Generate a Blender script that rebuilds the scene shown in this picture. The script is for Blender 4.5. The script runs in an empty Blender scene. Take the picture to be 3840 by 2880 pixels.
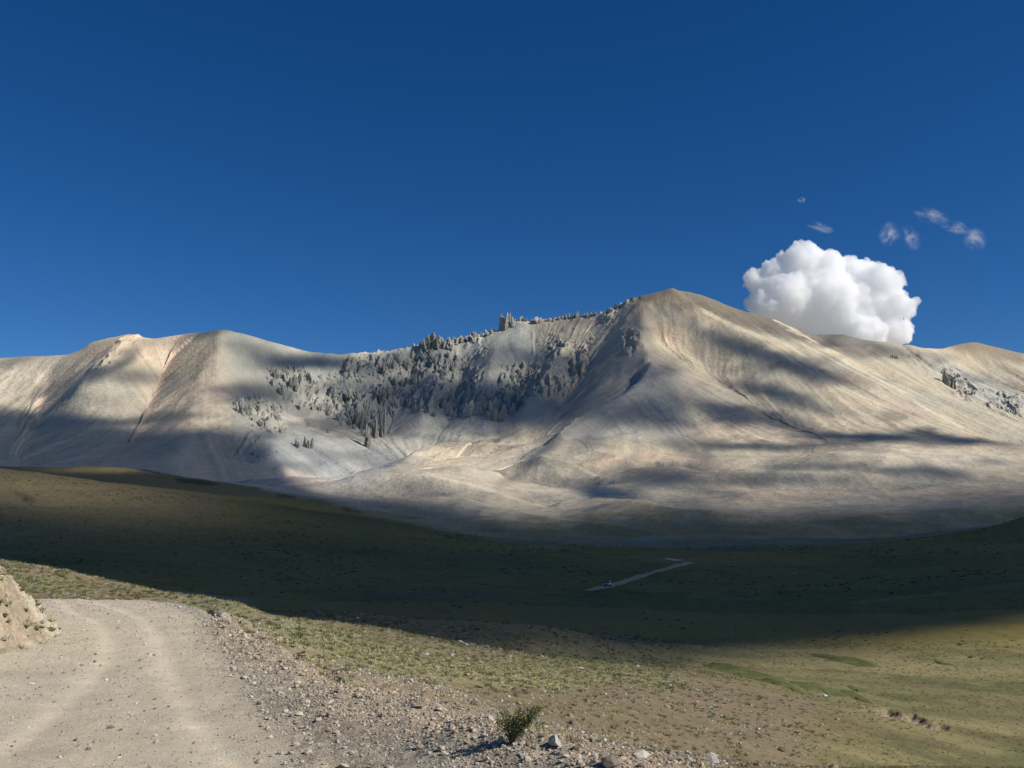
import bpy, bmesh, math, random
import numpy as np
from mathutils import Vector, Matrix

rng = np.random.default_rng(11)
random.seed(11)
scene = bpy.context.scene
COL = scene.collection

# ---------------------------------------------------------------- camera, sky, sun
PITCH = math.radians(7.5)
FD = 2125.0                      # focal length in units of a 2212 px wide picture
CAMZ = 2.6
cam_d = bpy.data.cameras.new("camera")
cam = bpy.data.objects.new("camera", cam_d)
COL.objects.link(cam)
cam_d.sensor_width = 36.0
cam_d.lens = 36.0 * FD / 2212.0
cam_d.clip_start = 0.1
cam_d.clip_end = 60000
cam.location = (0, 0, CAMZ)
cam.rotation_euler = (math.radians(90) + PITCH, 0, 0)
scene.camera = cam

SUN_EL, SUN_AZ = math.radians(37), math.radians(108)      # azimuth clockwise from +Y
SUN = np.array([math.sin(SUN_AZ) * math.cos(SUN_EL), math.cos(SUN_AZ) * math.cos(SUN_EL), math.sin(SUN_EL)])

world = bpy.data.worlds.new("World")
scene.world = world
world.use_nodes = True
wn = world.node_tree
bg = wn.nodes["Background"]
sky = wn.nodes.new("ShaderNodeTexSky")
sky.sky_type = 'NISHITA'
sky.sun_disc = False
sky.sun_elevation = SUN_EL
sky.sun_rotation = SUN_AZ
sky.altitude = 4200
sky.air_density = 1.0
sky.dust_density = 0.25
sky.ozone_density = 3.0
hsv = wn.nodes.new("ShaderNodeHueSaturation")
hsv.inputs["Saturation"].default_value = 1.31
hsv.inputs["Hue"].default_value = 0.506
wn.links.new(sky.outputs[0], hsv.inputs["Color"])
wn.links.new(hsv.outputs[0], bg.inputs[0])
bg.inputs[1].default_value = 0.083

sun_d = bpy.data.lights.new("sun", 'SUN')
sun_d.energy = 5.0
sun_d.angle = math.radians(0.3)
sun_d.color = (1.0, 0.955, 0.87)
sun = bpy.data.objects.new("sun", sun_d)
COL.objects.link(sun)
sun.location = (40, -10, 60)
sun.rotation_euler = Vector(SUN).to_track_quat('Z', 'Y').to_euler()

scene.view_settings.view_transform = 'Standard'
scene.view_settings.look = 'None'
scene.view_settings.gamma = 1
scene.view_settings.exposure = 0.0
scene.render.engine = 'CYCLES'
scene.cycles.max_bounces = 104
scene.cycles.diffuse_bounces = 3
scene.cycles.glossy_bounces = 2
scene.cycles.volume_bounces = 100
scene.cycles.transparent_max_bounces = 16
scene.cycles.volume_step_rate = 1.0
scene.cycles.use_denoising = True

# ---------------------------------------------------------------- helpers
def pix_ray(x, y):
    a = (np.asarray(x, float) - 1106) / FD
    b = (829.5 - np.asarray(y, float)) / FD
    c = math.cos(PITCH) - b * math.sin(PITCH)
    return a / c, (math.sin(PITCH) + b * math.cos(PITCH)) / c      # u, t

def project(u, t):
    # u = X/Y, t = (Z-CAMZ)/Y  ->  picture coordinates (2212 wide)
    cy = math.cos(PITCH) + t * math.sin(PITCH)
    b = (t * math.cos(PITCH) - math.sin(PITCH)) / cy
    return 1106 + FD * u / cy, 829.5 - FD * b

def _hash(ix, iy, seed):
    h = (ix.astype(np.uint32) * np.uint32(374761393) + iy.astype(np.uint32) * np.uint32(668265263)
         + np.uint32((seed * 974634777) & 0xffffffff))
    h = (h ^ (h >> np.uint32(13))) * np.uint32(1274126177)
    h = h ^ (h >> np.uint32(16))
    return h.astype(np.float32) * np.float32(1 / 4294967295.0)

def vnoise(x, y, seed=0):
    x = np.asarray(x, np.float64); y = np.asarray(y, np.float64)
    ix = np.floor(x).astype(np.int64); iy = np.floor(y).astype(np.int64)
    fx = (x - ix).astype(np.float32); fy = (y - iy).astype(np.float32)
    fx = fx * fx * fx * (fx * (fx * 6 - 15) + 10); fy = fy * fy * fy * (fy * (fy * 6 - 15) + 10)
    ix = ix & 0xffffffff; iy = iy & 0xffffffff
    ix1 = (ix + 1) & 0xffffffff; iy1 = (iy + 1) & 0xffffffff
    a = _hash(ix, iy, seed); b = _hash(ix1, iy, seed); c = _hash(ix, iy1, seed); d = _hash(ix1, iy1, seed)
    return (a + (b - a) * fx) * (1 - fy) + (c + (d - c) * fx) * fy     # 0..1

def fbm(x, y, scale, octaves=4, seed=0, gain=0.5, ridged=False):
    s = 0.0; amp = 1.0; tot = 0.0
    x = np.asarray(x) / scale; y = np.asarray(y) / scale
    for o in range(octaves):
        n = vnoise(x * 1.0 + 17.3 * o, y + 9.1 * o, seed + o * 7) * 2 - 1
        if ridged: n = 1 - 2 * np.abs(n)
        s = s + amp * n; tot += amp; amp *= gain
        x, y = (x * 0.8 - y * 0.6) * 2.03, (x * 0.6 + y * 0.8) * 2.03
    return s / tot                                                   # -1..1

def sstep(a, b, x):
    t = np.clip((x - a) / (b - a), 0, 1)
    return t * t * (3 - 2 * t)

def blur(A, s):
    r = max(1, int(3 * s)); k = np.exp(-0.5 * (np.arange(-r, r + 1) / s) ** 2); k /= k.sum()
    P = np.pad(A, ((r, r), (0, 0)), mode='edge'); B = sum(k[i] * P[i:i + A.shape[0]] for i in range(2 * r + 1))
    P = np.pad(B, ((0, 0), (r, r)), mode='edge'); return sum(k[i] * P[:, i:i + A.shape[1]] for i in range(2 * r + 1))

def inside(px, py, poly):
    r = np.zeros(px.shape, bool); n = len(poly)
    for i in range(n):
        x1, y1 = poly[i]; x2, y2 = poly[(i + 1) % n]
        if y1 == y2: continue
        c = ((y1 > py) != (y2 > py)) & (px < (x2 - x1) * (py - y1) / (y2 - y1) + x1)
        r ^= c
    return r

def curve_y(px, pts):
    p = np.array(pts, float); return np.interp(px, p[:, 0], p[:, 1])

def seg_dist(px, py, pts, ky=1.0):
    d = np.full(px.shape, 1e9, np.float32)
    for (x1, y1), (x2, y2) in zip(pts[:-1], pts[1:]):
        vx, vy = x2 - x1, (y2 - y1) * ky
        wx, wy = px - x1, (py - y1) * ky
        t = np.clip((wx * vx + wy * vy) / (vx * vx + vy * vy + 1e-9), 0, 1)
        d = np.minimum(d, np.hypot(wx - t * vx, wy - t * vy))
    return d

# ---------------------------------------------------------------- terrain skeleton
# every line is a real crest, gully or break of slope: (direction x, direction y, distance in metres)
L = []
def line(pts, drop=0, back=1.06, ext='', dropend=None):
    L.append(([tuple(map(float, p)) for p in pts], ext))
    if drop:
        n = len(pts); q = []
        for i, (x, y, d) in enumerate(pts):
            dr = drop if dropend is None else drop + (dropend - drop) * i / (n - 1)
            q.append((x, y + dr, d * back))
        L.append((q, ext))
def lz(pts, ext='lr'):                      # lines given by height instead of direction y
    q = []
    for x, d, z in pts:
        t = (z - CAMZ) / d
        q.append((x, float(project(0.0, t)[1]), d))
    L.append((q, ext))

lz([(-400, 2.5, 0.0), (1106, 2.5, 0.0), (2600, 2.5, 0.0)])
lz([(-400, 6, 0.0), (900, 6, 0.0), (1500, 6, 0.05), (2600, 6, -.2)])
line([(-400, 1659, 11), (0, 1659, 11), (560, 1659, 11), (900, 1645, 11)], ext='l')
line([(-300, 1452, 18.5), (0, 1450, 18.5), (400, 1450, 18.5), (640, 1455, 18)], ext='l')
line([(20, 1296, 37), (60, 1295, 37), (310, 1296, 37), (370, 1303, 35.5), (430, 1315, 33.5), (500, 1353, 28), (547, 1386, 24), (600, 1409, 22), (683, 1470, 17.3),
      (737, 1489, 15.8), (937, 1529, 13.5), (1037, 1579, 11.8), (1104, 1604, 11), (1204, 1626, 10.4), (1304, 1649, 9.8), (1500, 1705, 8.6), (1900, 1850, 7), (2600, 2000, 6)], drop=12, dropend=90, back=1.22, ext='r')
# cut bank at the left of the road
line([(-250, 1445, 17), (0, 1405, 20), (80, 1392, 22), (122, 1368, 24.5), (105, 1345, 27), (62, 1304, 33)], ext='l')
line([(-250, 1080, 18.5), (-60, 1180, 20.5), (0, 1238, 22.5), (20, 1262, 24.5), (45, 1292, 29)], drop=16, back=1.1, ext='l')
# slope falling away behind the verge
line([(1400, 1659, 26), (1600, 1659, 38), (1800, 1659, 52), (2000, 1659, 64), (2212, 1659, 78), (2600, 1659, 92)], ext='r')
line([(1140, 1570, 23), (1300, 1580, 31), (1500, 1590, 43), (1700, 1600, 58), (2000, 1608, 76), (2212, 1608, 90)], ext='r')
line([(930, 1500, 25), (1100, 1497, 36), (1300, 1503, 50), (1500, 1510, 66), (1700, 1520, 84), (1900, 1530, 99), (2212, 1530, 113)], ext='r')
line([(740, 1452, 25), (900, 1450, 37), (1100, 1450, 55), (1300, 1458, 72), (1474, 1462, 90), (1700, 1468, 118), (2212, 1455, 145)], ext='r')
line([(640, 1390, 30), (800, 1400, 45), (950, 1415, 66)])
# knoll left behind the road and long lit crest
line([(-60, 1265, 52), (100, 1280, 46), (300, 1285, 44), (450, 1303, 40), (500, 1335, 34)], ext='l')
line([(-100, 1198, 78), (0, 1206, 75), (83, 1216, 70), (150, 1233, 66), (217, 1249, 62), (300, 1269, 58), (333, 1279, 56), (383, 1279, 54), (467, 1291, 50),
      (517, 1303, 48), (543, 1318, 46), (560, 1330, 45)], drop=22, dropend=14, back=1.25, ext='l')
line([(600, 1337, 66), (660, 1336, 70), (737, 1343, 76), (837, 1356, 84), (904, 1369, 88), (970, 1379, 90), (1020, 1393, 92), (1060, 1407, 95),
      (1137, 1411, 102), (1214, 1418, 110)], drop=11, dropend=1, back=1.12)
# dark mound
line([(560, 1333, 155), (640, 1320, 152), (737, 1321, 150), (837, 1333, 140), (937, 1343, 135), (987, 1341, 133), (1070, 1345, 132), (1137, 1343, 132), (1204, 1351, 134),
      (1254, 1364, 138), (1304, 1379, 142), (1370, 1388, 146), (1474, 1393, 152)], drop=16, dropend=1, back=1.12)
line([(640, 1346, 118), (800, 1362, 118), (937, 1374, 118), (1050, 1376, 120), (1137, 1381, 120), (1230, 1395, 124)])
line([(1214, 1421, 122), (1400, 1432, 132), (1600, 1424, 142), (1900, 1400, 160), (2212, 1375, 175)], ext='r')
line([(1500, 1388, 165), (1700, 1375, 178), (1900, 1360, 190), (2212, 1338, 208)], ext='r')
line([(1500, 1312, 238), (1700, 1314, 235), (1850, 1298, 250), (2000, 1285, 265), (2212, 1262, 290)], drop=2.5, back=1.05, ext='r')
# valley floor
line([(800, 1318, 215), (1000, 1330, 205), (1204, 1330, 215), (1400, 1322, 228)])
line([(1150, 1268, 325), (1290, 1270, 330), (1400, 1262, 345), (1700, 1262, 345)])
line([(1290, 1222, 460), (1490, 1215, 490), (1740, 1226, 450)])
line([(1198, 1181, 670), (1474, 1184, 690), (1800, 1190, 650), (1850, 1195, 640)])
# left hill
line([(-50, 1190, 330), (100, 1200, 320), (233, 1216, 310), (467, 1256, 290), (633, 1293, 270), (760, 1318, 245)], drop=3.5, dropend=1, ext='l')
line([(0, 1100, 500), (300, 1150, 450), (600, 1200, 420), (900, 1240, 380), (1150, 1262, 345)], ext='l')
line([(-100, 1000, 720), (0, 1009, 700), (67, 1014, 690), (143, 1029, 670), (233, 1045, 650), (333, 1060, 630), (433, 1079, 610)], drop=6, ext='l')
line([(433, 1079, 610), (600, 1106, 600), (800, 1136, 610), (1000, 1162, 630), (1150, 1178, 650)])
line([(-100, 1010, 1250), (50, 1013, 1220), (133, 1010, 1200), (200, 1011, 1190), (300, 1011, 1170), (350, 1022, 1150), (467, 1039, 1100), (533, 1049, 1080), (594, 1053, 1060),
      (694, 1074, 1000), (744, 1091, 960), (828, 1111, 900), (928, 1134, 840), (1050, 1160, 770), (1198, 1178, 710)], drop=9, dropend=1, ext='l')
# right hill
line([(1760, 1220, 550), (1841, 1208, 560), (1907, 1192, 570), (2007, 1165, 590), (2107, 1141, 610), (2212, 1116, 630), (2400, 1070, 650)], drop=1, dropend=9, ext='r')
line([(1750, 1240, 420), (1900, 1250, 370), (2212, 1244, 340)], ext='r')
line([(1850, 1182, 850), (2000, 1163, 950), (2212, 1130, 1050)], ext='r')
# foothills
line([(780, 1096, 1120), (831, 1088, 1150), (940, 1079, 1150), (995, 1083, 1120), (1087, 1101, 1050), (1196, 1121, 980), (1305, 1143, 900), (1450, 1160, 820)], drop=7, dropend=4, back=1.05)
line([(560, 1060, 1500), (612, 1054, 1500), (722, 1046, 1500), (780, 1035, 1480), (809, 1030, 1470), (875, 1031, 1450), (911, 1034, 1430), (959, 1041, 1400), (1014, 1052, 1380),
      (1090, 1074, 1330), (1150, 1092, 1300)], drop=9, dropend=5, back=1.05)
line([(795, 1031, 1620), (831, 1023, 1650), (870, 1016, 1690), (904, 1013, 1700), (963, 1010, 1700), (1006, 1012, 1700), (1032, 1021, 1720), (1083, 1024, 1760)], drop=8, back=1.05)
line([(1174, 1099, 1230), (1218, 1080, 1250), (1254, 1085, 1250), (1304, 1074, 1270), (1370, 1089, 1230), (1460, 1116, 1120), (1560, 1136, 1000)], drop=9, dropend=4, back=1.05)
line([(1090, 1023, 1850), (1124, 1001, 1900), (1170, 994, 1920), (1227, 1003, 1880), (1270, 1023, 1800), (1330, 1040, 1700)], drop=9, dropend=5, back=1.05)
line([(1060, 1054, 1790), (1120, 1070, 1760), (1180, 1080, 1740), (1250, 1068, 1730), (1330, 1058, 1680)])
line([(800, 1038, 1590), (900, 1032, 1610), (960, 1034, 1600), (1040, 1044, 1600)])
line([(700, 1078, 1400), (800, 1086, 1370), (900, 1084, 1330), (1000, 1081, 1300), (1080, 1094, 1260)])
line([(850, 1106, 1080), (1000, 1107, 1060), (1150, 1130, 960), (1300, 1156, 850)])
line([(1180, 1108, 1190), (1250, 1112, 1170), (1350, 1113, 1150), (1450, 1126, 1080)])
# spur down from the summit ridge
line([(1384, 656, 3400), (1392, 709, 3130), (1396, 745, 2980)])
line([(1396, 745, 2980), (1404, 786, 2800), (1387, 809, 2740), (1354, 839, 2640), (1314, 866, 2540), (1277, 882, 2460), (1237, 913, 2330), (1204, 943, 2220), (1180, 963, 2150), (1137, 979, 2080), (1105, 1003, 2000), (1070, 1018, 1930), (1000, 1030, 1850)], drop=9, back=1.035)
line([(1340, 1075, 1080), (1460, 1108, 980), (1600, 1128, 930), (1760, 1140, 900)], drop=5, back=1.04)
line([(1600, 1016, 1720), (1660, 1022, 1680), (1760, 1030, 1600), (1900, 1032, 1600)], drop=4, dropend=2, back=1.04)
line([(1290, 1040, 1700), (1400, 1012, 1850), (1480, 1018, 1800), (1560, 1034, 1650)], drop=4, back=1.04)
line([(1404, 786, 2800), (1450, 830, 2690), (1500, 880, 2540), (1560, 925, 2400)])
line([(1320, 900, 2420), (1400, 920, 2360), (1450, 905, 2450)])
# basin floor
line([(875, 998, 2300), (908, 974, 2500), (961, 962, 2550), (1028, 964, 2500), (1088, 961, 2450), (1150, 968, 2330)], drop=4)
line([(1070, 960, 2600), (1098, 944, 2650), (1128, 931, 2700), (1160, 920, 2720), (1198, 914, 2720), (1225, 914, 2700)], drop=4)
line([(910, 1001, 2400), (950, 994, 2420), (1040, 996, 2400), (1090, 986, 2380)])
line([(1080, 962, 2590), (1140, 964, 2590), (1200, 948, 2610)])
line([(600, 1052, 2150), (738, 1036, 2300), (820, 1015, 2450), (880, 990, 2620), (950, 955, 2760), (1050, 935, 2850), (1120, 915, 2900), (1190, 893, 2930)])
# chute between basin wall and spur
line([(1200, 890, 2980), (1250, 830, 3110), (1290, 765, 3250), (1318, 710, 3380), (1338, 672, 3490)])
line([(1347, 718, 3200), (1335, 770, 3060), (1300, 830, 2900), (1250, 890, 2720)])
line([(1078, 711, 3640), (1062, 770, 3360), (1048, 830, 3140), (1030, 890, 2960)])
line([(1235, 681, 3640), (1210, 760, 3330), (1175, 825, 3080), (1150, 870, 2950)])
line([(1150, 695, 3640), (1160, 760, 3460), (1130, 830, 3240), (1105, 890, 3010)])
line([(1290, 680, 3600), (1262, 740, 3380), (1240, 800, 3180)])
line([(960, 740, 3600), (940, 800, 3330), (925, 860, 3120), (900, 920, 2920)])
line([(1010, 735, 3610), (1000, 800, 3430), (985, 860, 3220), (960, 930, 2930)])
line([(850, 760, 3540), (820, 820, 3300), (790, 880, 3090), (770, 930, 2900)])
line([(895, 760, 3560), (880, 820, 3390), (860, 880, 3180), (840, 940, 2920)])
line([(740, 775, 3400), (700, 830, 3190), (670, 890, 2960), (650, 940, 2780)])
line([(560, 880, 2900), (650, 900, 2950), (760, 930, 2930), (830, 945, 2880)])
# skyline
SKY = [(-200, 790, 3150), (0, 772, 3100), (50, 768, 3100), (150, 766, 3100), (178, 755, 3060), (190, 741, 3050), (197, 737, 3050), (277, 721, 3000), (300, 725, 3020), (330, 732, 3050), (393, 719, 3050), (443, 717, 3020),
      (480, 709, 3000), (500, 712, 3010), (567, 730, 3100), (663, 757, 3250), (737, 759, 3400), (771, 762, 3450), (838, 757, 3540), (881, 749, 3560), (908, 742, 3580), (961, 735, 3600), (983, 736, 3600),
      (1008, 730, 3610), (1024, 722, 3610), (1048, 723, 3620), (1078, 711, 3640), (1109, 686, 3650), (1154, 691, 3650), (1197, 689, 3650), (1237, 681, 3640), (1257, 683, 3640), (1304, 674, 3600), (1320, 667, 3570), (1337, 660, 3540),
      (1354, 649, 3510), (1370, 644, 3490), (1430, 628, 3460), (1452, 619, 3450), (1470, 624, 3450), (1520, 638, 3480), (1570, 658, 3500), (1604, 671, 3520), (1675, 690, 3560), (1720, 709, 3590), (1751, 722, 3620),
      (1821, 721, 3750), (1861, 733, 3780), (1908, 737, 3800), (1958, 740, 3800), (1991, 751, 3830), (2038, 753, 3900), (2061, 743, 3960), (2101, 736, 4000), (2141, 746, 4020), (2212, 763, 4050), (2400, 800, 4100)]
line(SKY, drop=30, back=1.04, ext='lr')
# left mountain
line([(483, 710, 3000), (473, 762, 2840), (467, 829, 2640), (480, 869, 2530), (500, 895, 2470), (540, 929, 2380), (600, 995, 2240), (627, 1040, 2140)])
line([(-100, 1030, 1850), (0, 1030, 1900), (250, 1028, 1950), (480, 1058, 2050), (600, 1066, 2080)], ext='l')
line([(277, 721, 3000), (240, 760, 2820), (213, 792, 2700), (175, 825, 2620)])
line([(120, 775, 3060), (104, 820, 2960), (93, 860, 2830), (80, 920, 2570), (50, 1000, 2150)])
line([(397, 722, 3060), (372, 770, 2965), (345, 830, 2815), (318, 885, 2620), (295, 960, 2340)])
line([(480, 709, 3000), (440, 790, 2760), (415, 880, 2480), (395, 980, 2160)])
# right flank
line([(1415, 740, 3240), (1474, 775, 3110), (1520, 808, 3010), (1570, 838, 2890), (1604, 861, 2790), (1670, 901, 2640), (1737, 934, 2480)])
line([(1424, 730, 3270), (1490, 768, 3150), (1537, 799, 3050), (1587, 829, 2930), (1622, 852, 2830), (1690, 893, 2680), (1760, 926, 2500), (1850, 952, 2330)])
line([(1230, 962, 2230), (1370, 938, 2330), (1487, 937, 2350), (1570, 945, 2330), (1770, 955, 2250)])
line([(1290, 1000, 1950), (1500, 995, 1900), (1700, 988, 1920), (1820, 975, 1980)])
line([(1452, 619, 3450), (1480, 650, 3400), (1517, 673, 3350), (1570, 699, 3280), (1654, 746, 3150), (1704, 779, 3050), (1774, 816, 2950), (1900, 880, 2750), (2040, 930, 2550), (2150, 962, 2430)], drop=1.5, back=1.01)
line([(1675, 690, 3560), (1741, 728, 3450), (1775, 750, 3400), (1841, 790, 3260), (1975, 866, 3000), (2075, 923, 2800), (2175, 970, 2600), (2300, 1010, 2450)], drop=2, back=1.01, ext='')
line([(1760, 726, 3640), (1850, 785, 3420), (1985, 860, 3150), (2212, 965, 2800)])
line([(1941, 745, 3790), (1991, 780, 3650), (2048, 833, 3450), (2101, 866, 3340), (2175, 903, 3230), (2300, 950, 3050)], drop=1.5, back=1.01)
line([(2038, 756, 3880), (2100, 800, 3780), (2212, 850, 3600)], ext='')
line([(1780, 962, 2100), (1825, 949, 2100), (1878, 947, 2100), (1960, 948, 2050), (2041, 953, 2000), (2130, 963, 1950), (2212, 973, 1900)], drop=10, back=1.1, ext='r')
line([(1800, 985, 1800), (2000, 1000, 1700), (2212, 1005, 1700)], ext='r')
line([(1400, 1046, 1620), (1500, 1052, 1580), (1700, 1058, 1560), (1900, 1055, 1560), (2212, 1045, 1550)], ext='r')
line([(1500, 1086, 1350), (1620, 1072, 1400), (1760, 1066, 1400), (1900, 1078, 1350), (2050, 1070, 1380), (2212, 1060, 1400)], drop=4, back=1.04, ext='r')
line([(1480, 1120, 1100), (1600, 1132, 1020), (1800, 1125, 1020), (2212, 1095, 1100)], ext='r')
lz([(-400, 9500, 150), (2600, 9500, 150)])

UMAX, LN0, LN1, STEP = 0.80, math.log(2.4), math.log(9600), 0.0036
NU = int(2 * UMAX / STEP) + 1; NL = int((LN1 - LN0) / STEP) + 1
acc = np.zeros((NL, NU)); cnt = np.zeros((NL, NU))
def splat(pts, ext):
    P = np.array(pts)
    u, t = pix_ray(P[:, 0], P[:, 1]); ld = np.log(P[:, 2])
    if 'l' in ext and u[0] > -UMAX: u = np.r_[-UMAX, u]; t = np.r_[t[0], t]; ld = np.r_[ld[0], ld]
    if 'r' in ext and u[-1] < UMAX: u = np.r_[u, UMAX]; t = np.r_[t, t[-1]]; ld = np.r_[ld, ld[-1]]
    # gentle resampling
    seg = np.hypot(np.diff(u), np.diff(ld)); s = np.r_[0, np.cumsum(seg)]
    n = int(s[-1] / STEP * 2) + 2; q = np.linspace(0, s[-1], n)
    uu = np.interp(q, s, u); tt = np.interp(q, s, t); ll = np.interp(q, s, ld)
    i = np.round((ll - LN0) / STEP).astype(int); j = np.round((uu + UMAX) / STEP).astype(int)
    ok = (i >= 0) & (i < NL) & (j >= 0) & (j < NU)
    np.add.at(acc, (i[ok], j[ok]), tt[ok]); np.add.at(cnt, (i[ok], j[ok]), 1)
for p, e in L: splat(p, e)

def down(A, C):
    h, w = A.shape; h2, w2 = (h + 1) // 2, (w + 1) // 2
    A2 = np.zeros((h2 * 2, w2 * 2)); C2 = np.zeros_like(A2); A2[:h, :w] = A; C2[:h, :w] = C
    return A2.reshape(h2, 2, w2, 2).sum((1, 3)), C2.reshape(h2, 2, w2, 2).sum((1, 3))
pyr = [(acc, cnt)]
while min(pyr[-1][0].shape) > 12: pyr.append(down(*pyr[-1]))
T = None
for lev in range(len(pyr) - 1, -1, -1):
    A, C = pyr[lev]; fix = C > 0; val = np.where(fix, A / np.maximum(C, 1), 0)
    if T is None: T = np.where(fix, val, val[fix].mean())
    else:
        h, w = A.shape
        ii = np.clip((np.arange(h) - .5) / 2, 0, T.shape[0] - 1); jj = np.clip((np.arange(w) - .5) / 2, 0, T.shape[1] - 1)
        i0 = np.floor(ii).astype(int); j0 = np.floor(jj).astype(int); i1 = np.minimum(i0 + 1, T.shape[0] - 1); j1 = np.minimum(j0 + 1, T.shape[1] - 1)
        fi = (ii - i0)[:, None]; fj = (jj - j0)[None]
        T = (T[i0][:, j0] * (1 - fj) + T[i0][:, j1] * fj) * (1 - fi) + (T[i1][:, j0] * (1 - fj) + T[i1][:, j1] * fj) * fi
    T[fix] = val[fix]
    for it in range(160 if lev else 90):
        P = np.pad(T, 1, mode='edge')
        N = 0.25 * (P[:-2, 1:-1] + P[2:, 1:-1] + P[1:-1, :-2] + P[1:-1, 2:])
        T = np.where(fix, val, N)
# round the vegetated hills, keep the mountain crests crisp
lnr = LN0 + np.arange(NL) * STEP
w_soft = (1 - .75 * sstep(math.log(850), math.log(1300), lnr) - .25 * sstep(math.log(1500), math.log(2000), lnr))[:, None]
Ts = blur(T, 3.0); Tm = blur(T, 0.8)
w_near = sstep(math.log(34), math.log(60), lnr)[:, None]
T = Tm * (1 - w_soft * w_near) + Ts * w_soft * w_near

def sampleG(A, u, ld):
    jj = np.clip((u + UMAX) / STEP, 0, NU - 1.001); ii = np.clip((ld - LN0) / STEP, 0, NL - 1.001)
    i0 = ii.astype(int); j0 = jj.astype(int); fi = ii - i0; fj = jj - j0
    return ((A[i0, j0] * (1 - fj) + A[i0, j0 + 1] * fj) * (1 - fi) + (A[i0 + 1, j0] * (1 - fj) + A[i0 + 1, j0 + 1] * fj) * fi)

# ---------------------------------------------------------------- terrain grid
def rows(a, b, n): return np.exp(np.linspace(math.log(a), math.log(b), n, endpoint=False))
DR = np.r_[rows(2.5, 9, 30), rows(9, 40, 330), rows(40, 200, 260), rows(200, 1000, 200), rows(1000, 2000, 170), rows(2000, 4250, 430), rows(4250, 9500, 40), [9500]]
UC = np.r_[np.linspace(-UMAX, -.535, 70, endpoint=False), np.linspace(-.535, .535, 1150), np.linspace(.535, UMAX, 70)[1:]]
NR, NC = len(DR), len(UC)
Uv, Dv = np.meshgrid(UC, DR)
X = Uv * Dv; Y = Dv.copy()
Tt = sampleG(T, Uv, np.log(Dv))
Z = CAMZ + Tt * Dv
PX, PY = project(Uv, Tt)

near = Dv < 230; far = Dv > 1000
m_mtn = sstep(1350, 2300, Dv)
m_hill = sstep(150, 300, Dv) * (1 - sstep(1200, 2000, Dv))

# --- masks that shape the ground
ROAD_R = [(0, 312), (1295, 312), (1310, 365), (1340, 405), (1380, 428), (1430, 450), (1500, 480), (1560, 515), (1600, 535), (1659, 560), (1900, 660)]
ROAD_L = [(0, 48), (1295, 48), (1310, 70), (1345, 108), (1365, 130), (1385, 110), (1400, 60), (1420, 0), (1500, -400), (1900, -900)]
rr = np.interp(PY, [p[0] for p in ROAD_R], [p[1] for p in ROAD_R]); rl = np.interp(PY, [p[0] for p in ROAD_L], [p[1] for p in ROAD_L])
pxm = FD / Dv                                       # picture px per metre
wob = fbm(X, Y, 1.6, 3, 5) * .35 * pxm
road = sstep(-.5, .25, (PX - rl + wob) / pxm) * sstep(-.9, .3, (rr - PX + wob) / pxm) * (Dv < 38.3)
# wheel tracks (picture y -> x)
TRK = [[(1295, 130), (1320, 160), (1350, 222), (1390, 245), (1440, 225), (1500, 170), (1570, 90), (1659, -40)],
       [(1295, 190), (1312, 250), (1335, 310), (1370, 345), (1420, 360), (1480, 385), (1550, 425), (1659, 520)]]
track = np.zeros_like(Z)
for tk in TRK:
    tx = np.interp(PY, [p[0] for p in tk], [p[1] for p in tk])
    track = np.maximum(track, np.exp(-(((PX - tx) / pxm) / .29) ** 2))
track *= road
BERM = [(500, 1353), (547, 1386), (600, 1409), (683, 1470), (737, 1489), (937, 1529), (1037, 1579), (1104, 1604), (1204, 1626), (1304, 1649), (1500, 1705)]
bermd = seg_dist(PX, PY, BERM) / pxm
berm = np.exp(-(bermd / .55) ** 2) * (Dv < 40) * (Dv > 6)
bank = inside(PX, PY, [(-900, 900), (5, 1230), (30, 1262), (62, 1300), (105, 1345), (128, 1368), (80, 1394), (0, 1407), (-300, 1450), (-900, 1560)]) & (Dv < 34) & (Dv > 14)
bank = blur(bank.astype(float), 2.5)
verge = (Dv < 40) * (1 - road) * (1 - bank)
beyond = np.zeros_like(Z)                            # ground past the berm crest
bx = np.array([p[0] for p in BERM] + [1900]); by = np.array([p[1] for p in BERM] + [1850])
beyond = ((PX > 500) & (PY < np.interp(PX, bx, by) - 2)) | (Dv > 38.3)
dberm = np.interp(PX, [500, 547, 600, 683, 737, 937, 1037, 1104, 1204, 1304, 1500, 1900], [28, 24, 22, 17.3, 15.8, 13.5, 11.8, 11, 10.4, 9.8, 8.6, 7])
beyond = np.where(PX > 500, Dv > dberm + .15, Dv > 38.3).astype(float)
verge = np.clip((Dv < 40) * (1 - road) * (1 - bank) * (1 - beyond) * (PX > 250), 0, 1)

# --- relief
nz = 0.0
nz = nz + near * (fbm(X, Y, 9, 3, 21) * .16 * sstep(22, 60, Dv) * beyond + fbm(X, Y, .9, 3, 22) * .05 * beyond * (1 - sstep(60, 200, Dv)))
nz = nz + near * (fbm(X, Y, 2.2, 3, 25) * .035 * (1 - beyond) * (1 - .5 * road) + verge * fbm(X, Y, .45, 3, 26) * .035)
nz = nz + berm * (.10 + .14 * fbm(X, Y, .8, 3, 27))
nz = nz - track * .035 + road * fbm(X, Y, .5, 3, 28) * .012
nz = nz + bank * (fbm(X, Y, 1.0, 4, 29, ridged=True) * .26 + fbm(X, Y, .35, 3, 34) * .10)
nz = nz + near * (Dv > 38) * fbm(X, Y, 3.0, 3, 30) * .10
nz = nz + sstep(120, 230, Dv) * (1 - sstep(1100, 1900, Dv)) * (fbm(X, Y, 70, 5, 31) * 2.6 + fbm(X, Y, 9, 3, 32) * .35)
nz = nz + sstep(900, 1700, Dv) * (1 - sstep(2100, 2700, Dv)) * (fbm(X, Y, 190, 5, 33) * 6 + fbm(X * .75 + Y * .3, Y, 170, 4, 35, ridged=True) * 9)
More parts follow.
